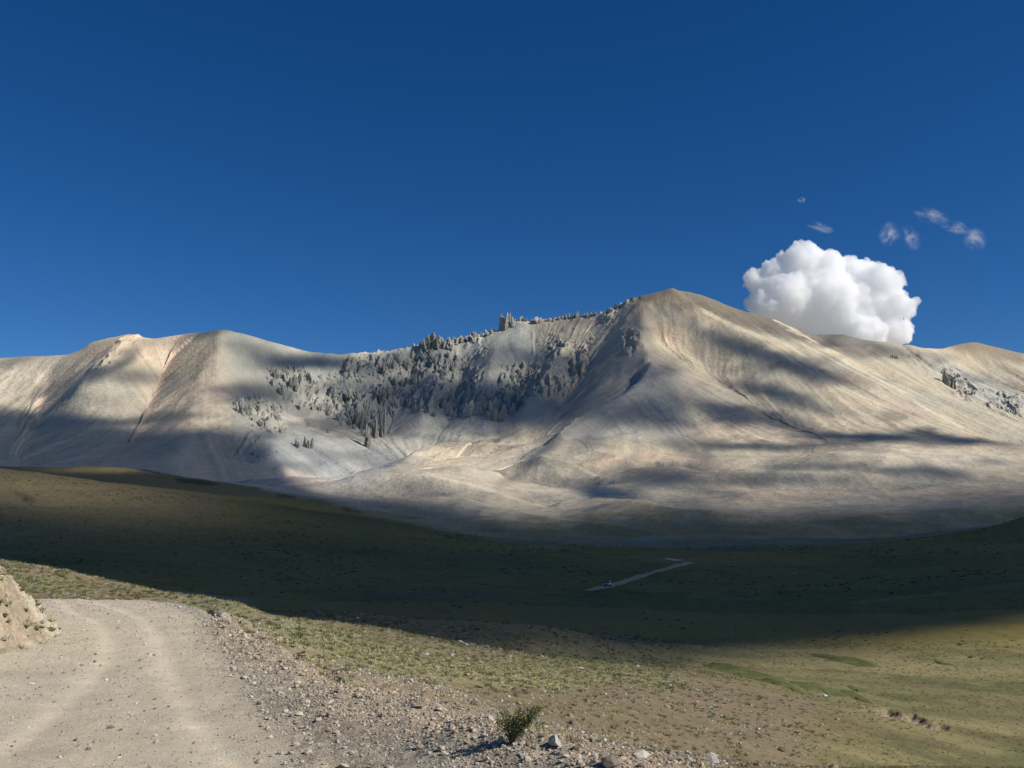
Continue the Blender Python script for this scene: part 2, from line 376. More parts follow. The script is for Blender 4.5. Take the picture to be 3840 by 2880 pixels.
wm = sstep(2000, 2600, Dv)
wcrest = np.clip(np.abs(PY - curve_y(PX, [(p[0], p[1]) for p in SKY])) / 26, 0.12, 1)
nz = nz + wm * wcrest * (fbm(X, Y, 260, 3, 41) * 12 + fbm(X, Y, 60, 4, 42, ridged=True) * 3.5)

# --- talus rills: noise smeared along the line of steepest descent
Zb = CAMZ + T * np.exp(lnr)[:, None]
def grad(x, y):
    e = 9.0
    def h(x, y): return sampleG(Zb, x / y, np.log(y))
    return (h(x + e, y) - h(x - e, y)) / (2 * e), (h(x, y + e) - h(x, y - e)) / (2 * e)
mrow = DR > 1250
xm, ym = X[mrow].copy(), Y[mrow].copy()
rill = np.zeros(xm.shape, np.float32); rill2 = np.zeros(xm.shape, np.float32); wsum = 0
cx, cy = xm.copy(), ym.copy()
for k in range(34):
    gx, gy = grad(cx, cy); g = np.hypot(gx, gy) + 1e-3
    w = 1.0
    rill += w * (vnoise(cx / 11, cy / 11, 61) * 2 - 1); rill2 += w * (vnoise(cx / 34, cy / 34, 62) * 2 - 1); wsum += w
    cx = cx + gx / g * 13; cy = np.clip(cy + gy / g * 13, 1100, 4600)
rill /= rill.std(); rill2 /= rill2.std()
RILL = np.zeros_like(Z); RILL2 = np.zeros_like(Z); RILL[mrow] = rill; RILL2[mrow] = rill2
nz = nz + wm * wcrest * (np.clip(RILL, -2.5, 2.5) * 1.1 + np.clip(RILL2, -2.5, 2.5) * 3.2)
nz = nz + sstep(760, 900, Dv) * (1 - sstep(1300, 1700, Dv)) * sstep(600, 800, PX) * (fbm(X * .8 + Y * .35, Y * .9, 150, 5, 36, ridged=True) * 8 + fbm(X, Y, 40, 3, 37) * 1.5)
nz = nz + sstep(1500, 2000, Dv) * (1 - wm) * np.clip(RILL2, -2, 2) * .8

# --- crags: rocky bands of the basin wall and ridges
CRAGS = [  # polygon in directions, strength
    ([(560, 800), (640, 790), (700, 815), (760, 770), (850, 768), (960, 770), (1060, 800), (1120, 880), (1060, 905), (960, 900), (880, 880), (840, 905), (800, 955), (770, 930), (700, 890), (640, 880), (590, 850)], 1.0),
    ([(495, 865), (560, 855), (610, 880), (615, 930), (585, 945), (540, 915)], .9),
    ([(500, 950), (560, 935), (600, 970), (595, 1015), (540, 1020), (500, 985)], .55),
    ([(1090, 790), (1180, 790), (1275, 780), (1262, 830), (1200, 870), (1120, 890), (1070, 860)], .9),
    ([(1180, 720), (1290, 735), (1280, 790), (1190, 780)], .5),
    ([(1290, 670), (1335, 665), (1340, 700), (1310, 712)], .5),
    ([(1335, 720), (1372, 700), (1385, 730), (1370, 770), (1335, 765)], .5),
    ([(900, 735), (1000, 735), (1050, 725), (1050, 770), (960, 790), (890, 765)], .9),
    ([(2030, 800), (2062, 790), (2110, 840), (2212, 850), (2212, 900), (2130, 880), (2060, 850)], .7),
    ([(1940, 752), (1990, 765), (2030, 810), (2010, 820), (1970, 780)], .4),
    ([(195, 795), (235, 765), (245, 790), (215, 805)], .6),
    ([(1340, 650), (1372, 640), (1385, 665), (1350, 668)], .7),
    ([(250, 735), (300, 722), (320, 745), (240, 775)], .35),
]
CR = np.zeros_like(Z)
for poly, s in CRAGS: CR = np.maximum(CR, s * inside(PX, PY, poly))
CR *= (Dv > 2150)
CR = blur(CR, 3.5) * wm
cj = np.exp(-((PY - curve_y(PX, [(p[0], p[1]) for p in SKY])) / 9) ** 2) * sstep(760, 800, PX) * (1 - sstep(1370, 1400, PX)) * (Dv > 3000)
nz = nz + cj * (fbm(X, Y * .5, 30, 4, 74, gain=.65) * 11 + sstep(.2, .7, fbm(X, Y * .4, 16, 2, 75)) * 10)
cragn = fbm(X * 1.35, Y * .55, 36, 4, 71, gain=.6, ridged=True)
crag2 = fbm(X, Y * .7, 80, 3, 72)
cragm = CR * sstep(-.35, .35, crag2 + CR * .35)
nz = nz + cragm * (sstep(-.1, .75, cragn) * 24 - 4 + fbm(X * 1.6, Y * .8, 13, 3, 73, ridged=True) * 3)

# eroded gully cut in the meadow
GUL = [(1880, 1533), (1915, 1536), (1935, 1546), (1962, 1547), (1985, 1560), (2022, 1570)]
gd = seg_dist(PX, PY, GUL, 3.0) / pxm + fbm(X, Y, 1.3, 2, 81) * .7
gully = (1 - sstep(.3, 1.1, gd)) * (Dv > 60) * (Dv < 150)
nz = nz - gully * .6
Z = Z + nz
Tt = (Z - CAMZ) / Dv
PX, PY = project(Uv, Tt)

def ground_z(x, y):
    """height of the finished terrain at world x, y"""
    x = np.asarray(x, float); y = np.clip(np.asarray(y, float), DR[0], DR[-1] - 1)
    jj = np.interp(x / y, UC, np.arange(NC)); ii = np.interp(np.log(y), np.log(DR), np.arange(NR))
    i0 = np.clip(ii.astype(int), 0, NR - 2); j0 = np.clip(jj.astype(int), 0, NC - 2); fi = ii - i0; fj = jj - j0
    return (Z[i0, j0] * (1 - fj) + Z[i0, j0 + 1] * fj) * (1 - fi) + (Z[i0 + 1, j0] * (1 - fj) + Z[i0 + 1, j0 + 1] * fj) * fi

# visible point of the terrain for a direction (picture x, y)
Tmax = np.maximum.accumulate(Tt, axis=0)
def hit(px, py, dmin=0):
    """first terrain point seen along a direction -> x, y, z"""
    u, t = pix_ray(px, py); u = float(u); t = float(t)
    j = np.interp(u, UC, np.arange(NC)); j0 = int(min(j, NC - 2)); f = j - j0
    col = Tt[:, j0] * (1 - f) + Tt[:, j0 + 1] * f
    k = np.nonzero((col >= t) & (DR > dmin))[0]
    if len(k) == 0: return None
    k = k[0]
    if k == 0: d = DR[0]
    else:
        a, b = col[k - 1], col[k]; w = (t - a) / (b - a) if b > a and a < t else 1.0
        d = DR[k - 1] + (DR[k] - DR[k - 1]) * min(max(w, 0), 1)
    return u * d, d, CAMZ + t * d

# ---------------------------------------------------------------- ground colours (what each soil, scree or turf is)
def C3(r, g, b): return np.array([r, g, b], np.float32)
COLR = np.zeros(Z.shape + (3,), np.float32)
def put(w, c):
    global COLR
    w = np.clip(w, 0, 1)[..., None]; COLR = COLR * (1 - w) + np.asarray(c, np.float32) * w
n_warp = None
def region(poly, soft=4, warp=0):
    if warp: return blur(inside(PX + warp * WX, PY + warp * .35 * WY, poly).astype(np.float32), soft)
    return blur(inside(PX, PY, poly).astype(np.float32), soft)
WX = fbm(Uv * 40, np.log(Dv) * 40, 1.6, 4, 91); WY = fbm(Uv * 40, np.log(Dv) * 40, 1.6, 4, 92)

n_big = fbm(X, Y, 160, 4, 101); n_mid = fbm(X, Y, 26, 4, 102); n_sm = fbm(X, Y, 5, 4, 103); n_xs = fbm(X, Y, 1.1, 3, 104)
SAND, GREY, PINK, DARK, CREAM = C3(.52, .45, .33), C3(.39, .39, .345), C3(.575, .43, .34), C3(.175, .158, .13), C3(.66, .585, .44)
put(np.ones_like(Z), SAND)
put(sstep(-.1, .5, n_big) * .35, PINK); put(sstep(0, .5, -n_big) * .35, GREY)
bowl = region([(470, 700), (500, 905), (620, 1045), (840, 1018), (1000, 960), (1210, 905), (1330, 760), (1340, 665), (1100, 690), (760, 740)], 9)
put(bowl * (.72 + .25 * n_mid), GREY)
put(region([(1130, 690), (1340, 655), (1360, 700), (1300, 800), (1240, 860), (1200, 750)], 8) * .75, SAND)
put(region([(560, 950), (640, 930), (900, 985), (840, 1020), (740, 1040), (620, 1050)], 6) * .8, C3(.44, .44, .41))
put(region([(600, 1000), (690, 1036), (740, 1044), (620, 1052)], 4) * .6, PINK)
put(region([(1280, 870), (1400, 800), (1500, 905), (1460, 960), (1320, 950), (1220, 960)], 9) * .65, C3(.38, .375, .345))
put(region([(1392, 660), (1404, 780), (1390, 815), (1330, 860), (1310, 820)], 6) * .45, C3(.40, .36, .30))
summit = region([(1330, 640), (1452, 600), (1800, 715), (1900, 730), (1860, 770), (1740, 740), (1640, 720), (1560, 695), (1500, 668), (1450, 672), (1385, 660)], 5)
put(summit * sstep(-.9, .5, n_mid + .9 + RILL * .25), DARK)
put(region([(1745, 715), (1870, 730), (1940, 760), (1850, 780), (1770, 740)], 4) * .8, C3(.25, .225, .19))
put(region([(1960, 740), (2212, 860), (2212, 900), (2050, 830)], 5) * .6, C3(.45, .46, .44))
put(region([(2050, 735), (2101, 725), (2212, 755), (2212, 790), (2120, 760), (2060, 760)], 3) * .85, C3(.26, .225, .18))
for pts, w, c in [([(397, 722), (372, 770), (345, 830), (318, 885), (300, 960)], 12, PINK), ([(120, 775), (100, 820), (90, 880)], 12, PINK),
                  ([(190, 790), (150, 860)], 10, CREAM), ([(1517, 673), (1570, 699), (1654, 746), (1774, 816), (1900, 880)], 4, CREAM),
                  ([(1405, 662), (1440, 690)], 7, CREAM), ([(1440, 668), (1475, 695)], 8, CREAM), ([(1675, 690), (1741, 728), (1775, 750), (1841, 790), (1975, 866), (2075, 923)], 4, CREAM),
                  ([(1290, 1000), (1360, 993), (1420, 985), (1560, 1000)], 6, PINK), ([(1120, 1050), (1150, 1060), (1180, 1080)], 9, PINK), ([(1150, 691), (1270, 700), (1320, 680)], 10, PINK)]:
    d = seg_dist(PX, PY, pts) + n_mid * 6
    put(np.exp(-(d / w) ** 2) * .75 * (Dv > 1500), c)
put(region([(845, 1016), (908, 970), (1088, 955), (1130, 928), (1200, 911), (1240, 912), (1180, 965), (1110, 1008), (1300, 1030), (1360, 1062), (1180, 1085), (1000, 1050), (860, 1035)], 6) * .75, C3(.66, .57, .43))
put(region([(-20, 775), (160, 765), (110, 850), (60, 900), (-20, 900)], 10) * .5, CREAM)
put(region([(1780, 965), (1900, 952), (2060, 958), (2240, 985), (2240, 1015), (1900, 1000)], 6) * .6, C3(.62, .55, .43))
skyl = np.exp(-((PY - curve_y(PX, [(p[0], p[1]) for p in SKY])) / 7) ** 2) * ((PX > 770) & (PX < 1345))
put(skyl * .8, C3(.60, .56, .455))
COLR *= (1 + np.clip(RILL, -2.2, 2.2) * .085 + np.clip(RILL2, -2, 2) * .07)[..., None] * np.where(Dv > 1250, 1, 1)[..., None]
COLR[..., 0] *= 1 + RILL2 * .02; COLR[..., 2] *= 1 - RILL2 * .025
rockc = cragm * sstep(.0, .55, cragn)
put(rockc * .6, C3(.36, .35, .30))
# lower slopes turn grey-green with thin vegetation
lowveg = sstep(0, 1, (PY - curve_y(PX, [(0, 1100), (600, 1062), (900, 1068), (1100, 1108), (1300, 1085), (1500, 1085), (1800, 1075), (2212, 1060)]) + n_big * 25) / 60) * (Dv < 1900)
put(lowveg * .8, C3(.27, .25, .15))
put(lowveg * sstep(.15, .6, fbm(X, Y * 2.4, 120, 4, 111)) * .5, C3(.34, .33, .27))
put(lowveg * sstep(.05, .5, fbm(X, Y * 1.6, 90, 4, 112)) * .6, C3(.17, .175, .09))
put((1 - sstep(950, 1100, Dv + n_big * 120)) * sstep(900, 1150, PX + n_big * 80) * sstep(-.4, .4, n_mid + .2) * .6, C3(.24, .215, .10))
# hills and valley turf
hillw = 1 - sstep(1180, 1330, Dv)
hillw = np.where(PX > 560, np.where(PX < 1200, sstep(0, 12, PY - curve_y(PX, [(533, 1047), (694, 1074), (744, 1091), (828, 1111), (928, 1134), (1050, 1160), (1198, 1178), (1300, 1184)])) * (Dv < 1100), (Dv < 700) * 1.0), hillw)
hillw = blur(hillw.astype(np.float32), 2)
TURF = C3(.245, .195, .062)
put(hillw, TURF)
put(hillw * sstep(.05, .55, fbm(X, Y, 45, 4, 121)) * .55, C3(.17, .17, .048))
put(hillw * sstep(.1, .6, fbm(X, Y, 70, 4, 122)) * .6, C3(.30, .22, .085))
put((Dv > 900) * hillw * .6, C3(.25, .20, .10))
put(region([(-50, 1000), (480, 1075), (480, 1110), (200, 1140), (-50, 1170)], 14) * hillw * .6, C3(.26, .20, .125))
spk = vnoise(X / 2.6, Y / 5.0, 123) * vnoise(X / 1.3, Y / 2.5, 124)
put(hillw * (Dv > 160) * sstep(.54, .66, spk) * .5, C3(.045, .06, .025))
for poly in [[(375, 1033), (430, 1036), (480, 1047), (440, 1049), (385, 1041)], [(595, 1066), (640, 1072), (635, 1077), (600, 1073)], [(730, 1094), (765, 1098), (784, 1108), (745, 1103)],
             [(296, 1012), (350, 1021), (345, 1024), (300, 1016)], [(45, 1074), (65, 1074), (80, 1086), (50, 1084)], [(6, 1052), (40, 1064), (62, 1074), (55, 1078), (30, 1064), (5, 1054)],
             [(1205, 1187), (1238, 1189), (1232, 1193), (1210, 1191)]]:
    put(region(poly, 1.5) * (.7 + .5 * n_sm), C3(.03, .045, .02))
put(np.exp(-(seg_dist(PX, PY, [(1090, 1290), (950, 1290), (800, 1285)], 1.5) / 16) ** 2) * hillw * .5, C3(.20, .14, .09))
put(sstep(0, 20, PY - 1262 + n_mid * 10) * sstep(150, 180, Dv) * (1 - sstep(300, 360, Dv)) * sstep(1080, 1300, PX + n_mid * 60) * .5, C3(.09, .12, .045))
for pts, w in [([(1860, 1300), (2000, 1285), (2110, 1272), (2212, 1262)], 5), ([(1490, 1207), (1600, 1212), (1750, 1217)], 2.2), ([(900, 1215), (1050, 1225), (1200, 1240)], 4), ([(1370, 1262), (1500, 1285), (1650, 1290)], 8)]:
    put(np.exp(-((seg_dist(PX, PY, pts) + n_mid * 3) / w) ** 2) * ((Dv > 200) & (Dv < 700)) * .6 * sstep(-.5, .3, n_sm + n_mid), C3(.29, .26, .11))
# meadow and tussock slope
ng = (Dv < 230)
slope = ng * beyond
put(slope * (1 - sstep(200, 230, Dv)), C3(.225, .172, .108))
gn = fbm(X, Y * .6, 14, 4, 131); gs = fbm(X, Y, 3.5, 4, 132)
# yellow green turf band just past the verge and along crests
gb = region([(545, 1350), (620, 1338), (900, 1372), (1060, 1410), (1240, 1425), (1474, 1442), (1474, 1480), (1250, 1475), (1080, 1492), (900, 1450), (740, 1440), (640, 1410), (560, 1372)], 10, 60)
gb = np.clip(gb, 0, 1)
put(slope * gb * sstep(-.6, .35, gs + gn * .6 + .15) * .7, C3(.27, .255, .125))
put(slope * gb * sstep(-.05, .5, fbm(X, Y * 1.8, 9, 4, 134)) * .65, C3(.27, .26, .185))
put(slope * np.exp(-(seg_dist(PX, PY, [(560, 1365), (700, 1395), (850, 1445), (1000, 1470), (1200, 1475)]) / 16) ** 2) * .5, C3(.35, .33, .14))
put(slope * sstep(.15, .6, gs) * .4, C3(.18, .17, .075))
put(slope * (Dv < 60) * sstep(.1, .5, fbm(X, Y, 1.4, 3, 135)) * .35, C3(.23, .215, .10))
meadow = region([(1474, 1436), (1620, 1470), (1800, 1512), (1890, 1535), (1760, 1580), (1800, 1640), (1750, 1700), (2400, 1700), (2400, 1200), (1430, 1340)], 12, 110) * ng
put(meadow * (1 - sstep(200, 230, Dv)), C3(.195, .173, .082))
put(meadow * sstep(-.2, .5, fbm(X, Y * .8, 18, 4, 136)) * .6, C3(.255, .215, .10))
put(meadow * sstep(.1, .5, fbm(X * .6, Y, 8, 4, 137)) * .6, C3(.14, .15, .06))
put(meadow * np.exp(-(seg_dist(PX, PY, [(1474, 1430), (1600, 1440), (1750, 1440)]) / 12) ** 2) * .6, C3(.36, .30, .13))
put(meadow * sstep(.05, .4, fbm(X, Y * 1.6, 11, 5, 161)) * .75, C3(.11, .115, .048))
put(meadow * sstep(.1, .45, fbm(X * .5, Y * 1.7, 5, 4, 162)) * .6, C3(.155, .12, .065))
put(meadow * sstep(.1, .5, -fbm(X * .4, Y * 1.7, 16, 4, 163)) * .6, C3(.30, .255, .125))
put(region([(1700, 1560), (1880, 1545), (1930, 1580), (1750, 1600)], 8) * ng * .5, C3(.22, .17, .08))
put(ng * sstep(.25, .7, fbm(X, Y * 1.5, 5, 3, 138)) * sstep(60, 90, Dv) * .35, C3(.15, .16, .08))
# mound in front of the valley
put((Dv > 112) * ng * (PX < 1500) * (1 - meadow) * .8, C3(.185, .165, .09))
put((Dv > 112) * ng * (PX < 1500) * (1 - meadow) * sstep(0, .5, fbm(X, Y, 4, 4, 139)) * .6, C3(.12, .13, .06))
put(sstep(148, 185, Dv) * ng, TURF)
put(sstep(148, 185, Dv) * ng * sstep(0, .5, n_sm) * .5, C3(.17, .17, .048))
# knoll left of the road bend
kn = ng * (Dv > 38.3) * (PX < 575) * (1 - sstep(520, 570, PX))
put(kn * 1.0, C3(.27, .21, .13)); put(kn * sstep(-.2, .4, fbm(X, Y, 6, 4, 141)) * .8, C3(.28, .265, .13)); put(kn * sstep(.1, .5, fbm(X, Y, 2.5, 4, 142)) * .6, C3(.20, .20, .12))
put(gully * sstep(-.4, .3, n_xs + .3), C3(.38, .28, .20))
# verge, berm, bank, road
put((Dv <= 38.3) * (1 - beyond), C3(.37, .315, .235))
put(verge * sstep(-.35, .35, fbm(X, Y, 2.6, 3, 151) + .25 - sstep(0, 3.2, (PX - rr) / pxm) * .5), C3(.40, .37, .285))
put(verge * sstep(.2, .6, fbm(X, Y, .8, 3, 152)) * .5, C3(.47, .37, .27))
put(berm * .6, C3(.40, .32, .225))
put(bank, C3(.42, .335, .235)); put(bank * sstep(0, .5, fbm(X, Y, .9, 3, 153)) * .7, C3(.31, .26, .17))
put(road, C3(.59, .505, .37))
put(road * sstep(-.1, .6, fbm(X, Y, 1.8, 3, 154)) * .5, C3(.51, .47, .365))
put(road * sstep(.1, .5, fbm(X * 1.2, Y * .35, .7, 4, 156)) * .45, C3(.48, .435, .335))
put(track * (.75 + .25 * n_xs), C3(.68, .58, .43))
put(road * sstep(.45, .75, fbm(X * 1.6, Y * .8, .35, 3, 155)) * .4, C3(.66, .60, .47))
COLR *= (1 + .08 * n_xs * (Dv < 230) + .05 * n_sm * (Dv > 40))[..., None]
COLR = np.clip(COLR, .01, .85)

# ---------------------------------------------------------------- materials
def new_mat(name):
    m = bpy.data.materials.new(name); m.use_nodes = True
    nt = m.node_tree; b = nt.nodes["Principled BSDF"]
    b.inputs["Roughness"].default_value = .95
    b.inputs["Specular IOR Level"].default_value = .12
    return m, nt, b
def N(nt, t, **k):
    n = nt.nodes.new(t)
    for a, v in k.items(): setattr(n, a, v)
    return n
def ground_mat(name, scales, contrast, bump=0.0, bscale=10, bdist=.02, stretch=(1, 1, 1)):
    m, nt, b = new_mat(name)
    at = N(nt, "ShaderNodeAttribute", attribute_name="soil")
    geo = N(nt, "ShaderNodeNewGeometry")
    mp = N(nt, "ShaderNodeMapping"); mp.inputs["Scale"].default_value = stretch
    nt.links.new(geo.outputs["Position"], mp.inputs[0])
    last = at.outputs["Color"]
    for s, c in zip(scales, contrast):
        nz_ = N(nt, "ShaderNodeTexNoise"); nz_.inputs["Scale"].default_value = s; nz_.inputs["Detail"].default_value = 5; nz_.inputs["Roughness"].default_value = .65
        nt.links.new(mp.outputs[0], nz_.inputs["Vector"])
        mr = N(nt, "ShaderNodeMapRange"); mr.inputs[1].default_value = .3; mr.inputs[2].default_value = .7; mr.inputs[3].default_value = 1 - c; mr.inputs[4].default_value = 1 + c
        nt.links.new(nz_.outputs[0], mr.inputs[0])
        vm = N(nt, "ShaderNodeVectorMath", operation='SCALE'); nt.links.new(last, vm.inputs[0]); nt.links.new(mr.outputs[0], vm.inputs["Scale"]); last = vm.outputs[0]
    nt.links.new(last, b.inputs["Base Color"])
    if bump:
        nb = N(nt, "ShaderNodeTexNoise"); nb.inputs["Scale"].default_value = bscale; nb.inputs["Detail"].default_value = 6; nb.inputs["Roughness"].default_value = .7
        nt.links.new(mp.outputs[0], nb.inputs["Vector"])
        bp = N(nt, "ShaderNodeBump"); bp.inputs["Strength"].default_value = bump; bp.inputs["Distance"].default_value = bdist
        nt.links.new(nb.outputs[0], bp.inputs["Height"]); nt.links.new(bp.outputs[0], b.inputs["Normal"])
    return m
M_road = ground_mat("packed_dust_road", (1.3, 9, 40), (.09, .12, .20), .9, 26, .03)
M_soil = ground_mat("stony_soil", (2.0, 16), (.10, .28), 1.0, 14, .05)
M_turf = ground_mat("dry_turf", (.7, 5), (.14, .34), 1.0, 4.0, .12)
M_hill = ground_mat("hill_turf", (.05, .5), (.10, .30), .9, .5, .8)
M_mtn = ground_mat("scree", (.02, .09, .3), (.06, .11, .10), .8, .11, 4)

# ---------------------------------------------------------------- terrain meshes
Vall = np.stack([X, Y, Z], -1).reshape(-1, 3).astype(np.float32)
ex = np.stack([np.gradient(X, axis=1), np.gradient(Y, axis=1), np.gradient(Z, axis=1)], -1)
ey = np.stack([np.gradient(X, axis=0), np.gradient(Y, axis=0), np.gradient(Z, axis=0)], -1)
NRM = np.cross(ex, ey); NRM /= np.linalg.norm(NRM, axis=-1, keepdims=True) + 1e-12; NRM = NRM.reshape(-1, 3).astype(np.float32)
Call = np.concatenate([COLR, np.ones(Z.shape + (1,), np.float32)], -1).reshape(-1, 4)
idx = np.arange(NR * NC).reshape(NR, NC)
QUADS = np.stack([idx[:-1, :-1], idx[:-1, 1:], idx[1:, 1:], idx[1:, :-1]], -1)

def tag(o, label=None, cat=None, group=None, kind=None):
    if label: o["label"] = label
    if cat: o["category"] = cat
    if group: o["group"] = group
    if kind: o["kind"] = kind
    return o

def mesh_np(name, V, F, mat=None, normals=None, col=None, smooth=True, attr="soil", nv=None):
    """V (n,3), F (m,3|4) arrays -> linked object"""
    me = bpy.data.meshes.new(name)
    k = F.shape[1]
    me.vertices.add(len(V)); me.vertices.foreach_set("co", np.ascontiguousarray(V, np.float32).ravel())
    me.loops.add(F.size); me.loops.foreach_set("vertex_index", np.ascontiguousarray(F, np.int32).ravel())
    me.polygons.add(len(F)); me.polygons.foreach_set("loop_start", np.arange(0, F.size, k, dtype=np.int32))
    me.polygons.foreach_set("use_smooth", np.full(len(F), smooth))
    me.update(calc_edges=True)
    if col is not None:
        a = me.attributes.new(attr, 'FLOAT_COLOR', 'POINT'); a.data.foreach_set("color", np.ascontiguousarray(col, np.float32).ravel())
    if normals is not None: me.normals_split_custom_set_from_vertices(normals.tolist())
    o = bpy.data.objects.new(name, me); COL.objects.link(o)
    if mat: me.materials.append(mat)
    return o

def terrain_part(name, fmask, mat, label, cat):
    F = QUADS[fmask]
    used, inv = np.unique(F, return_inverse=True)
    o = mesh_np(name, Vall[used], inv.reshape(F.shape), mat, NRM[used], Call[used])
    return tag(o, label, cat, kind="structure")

fD = Dv[:-1, :-1]; fX = PX[:-1, :-1]; fY = PY[:-1, :-1]; fR = road[:-1, :-1] > .5
part = np.zeros(fD.shape, int)                       # 0 ground
part[fR] = 1
part[(fD >= 230)] = 2                                # valley floor
lh = (fD > 230) & (fX < 1150) & (fD < 1330) & ((fY < 1262) | (fX < 700))
part[lh] = 3
rh = (fD > 400) & (fD < 800) & (fX > 1760) & (fY < 1245)
part[rh] = 4
part[fD >= 1330] = 5
part[(fD >= 1330) & (fD < 2000)] = 6
terrain_part("ground", part == 0, M_turf, "brown tussock slope, gravel verge and yellow meadow around the road", "ground")
terrain_part("gravel_road", part == 1, M_road, "pale dusty gravel road curving left with two wheel tracks", "road")
terrain_part("valley_floor", part == 2, M_hill, "dark green valley floor under cloud shadow", "valley")
terrain_part("hill", part == 3, M_hill, "long dark green hill sloping down from the left", "hill")
terrain_part("hill", part == 4, M_hill, "dark hill rising at the right edge of the valley", "hill")
terrain_part("mountain", part == 5, M_mtn, "bare sand and grey scree mountain with jagged crest and pointed summit", "mountain")
terrain_part("foothills", part == 6, M_mtn, "rounded pale foothills at the foot of the mountain", "foothills")
# ground under and behind the viewpoint
gy, gx = np.meshgrid(np.r_[-60., -20, -8, -3, 0, 2.6], np.r_[-60, -20, -8, -3, -1, 1, 3, 8, 20, 60.], indexing='ij')
ii = np.arange(gy.size).reshape(gy.shape)
o = mesh_np("road_shoulder", np.stack([gx, gy, np.full(gx.shape, -.012)], -1).reshape(-1, 3), np.stack([ii[:-1, :-1], ii[:-1, 1:], ii[1:, 1:], ii[1:, :-1]], -1).reshape(-1, 4), M_road,
            col=np.tile([.46, .41, .33, 1], (gy.size, 1)))
tag(o, "gravel shoulder the viewpoint stands on", "road shoulder", kind="structure")

# ---------------------------------------------------------------- broken cloud deck overhead (its shadows fall on the valley and the mountain)
H_DECK = 2600.0
UPPER = [(-300, 885), (0, 884), (110, 892), (190, 905), (300, 922), (420, 925), (500, 925), (540, 950), (590, 990), (630, 1030), (700, 1058), (830, 1062), (960, 1066), (1060, 1084), (1180, 1096),
         (1290, 1070), (1400, 1072), (1500, 1052), (1620, 1072), (1760, 1064), (1900, 1058), (2060, 1046), (2212, 1034), (2500, 1030)]
LOWER = [(-300, 1200), (560, 1332), (617, 1334), (900, 1368), (1060, 1409), (1137, 1412), (1214, 1419), (1304, 1428), (1474, 1437), (1607, 1428), (1774, 1409), (1957, 1386), (2212, 1352), (2500, 1320)]
BLOBS = [  # direction x, y, half sizes, tilt (deg), darkness
    (215, 800, 100, 12, -32, .6), (280, 812, 75, 20, 6, .5), (120, 838, 60, 12, -20, .45), (440, 722, 45, 8, -5, .5), (30, 778, 60, 10, -10, .4),
    (660, 785, 110, 17, 3, .86), (560, 760, 70, 10, 10, .35), (545, 850, 75, 19, 4, .62), (350, 905, 90, 9, -3, .55), (120, 905, 160, 14, 3, .7), (215, 860, 60, 10, 0, .2),
    (895, 772, 75, 16, 5, .5), (770, 845, 120, 16, 8, .35), (800, 905, 85, 40, 0, .55), (940, 860, 150, 45, 12, .66), (1120, 880, 130, 48, 6, .72), (1150, 780, 95, 28, 10, .5), (1230, 850, 60, 60, 20, .5), (1900, 1015, 120, 9, 3, .4), (1760, 1010, 90, 8, 0, .45), (1020, 790, 45, 15, 0, .45),
    (550, 985, 60, 42, 25, .7), (690, 975, 60, 16, 20, .3), (800, 990, 60, 12, 10, .3), (1000, 930, 120, 10, 5, .25),
    (1320, 800, 60, 100, 25, .5), (1440, 830, 70, 45, 30, .5), (1395, 895, 90, 28, 4, .62), (1290, 940, 60, 16, -30, .35), (1400, 700, 40, 30, 40, .3),
    (1490, 698, 75, 15, 24, .5), (1600, 745, 85, 21, 20, .85), (1725, 800, 95, 20, 14, .82), (1655, 845, 75, 15, 12, .72), (1715, 875, 75, 11, 8, .55), (1560, 880, 60, 22, 25, .45),
    (1650, 905, 130, 16, 12, .62), (1880, 945, 150, 10, 3, .86), (2060, 948, 110, 7, 8, .7), (1500, 945, 60, 10, 0, .3), (1640, 962, 150, 9, 2, .62), (1790, 958, 60, 6, 5, .5),
    (1160, 990, 85, 9, -38, .65), (1440, 1030, 95, 22, 3, .6), (1310, 1062, 90, 20, 6, .72), (1650, 1040, 130, 11, 0, .5), (1900, 1045, 120, 14, 2, .45), (2050, 1030, 120, 12, 5, .55), (2120, 1000, 60, 6, 0, .2),
    (900, 1055, 90, 14, 5, .45), (1190, 1045, 40, 12, 0, .3), (2000, 1062, 80, 10, 0, .35), (1560, 1065, 90, 9, 4, .5)]
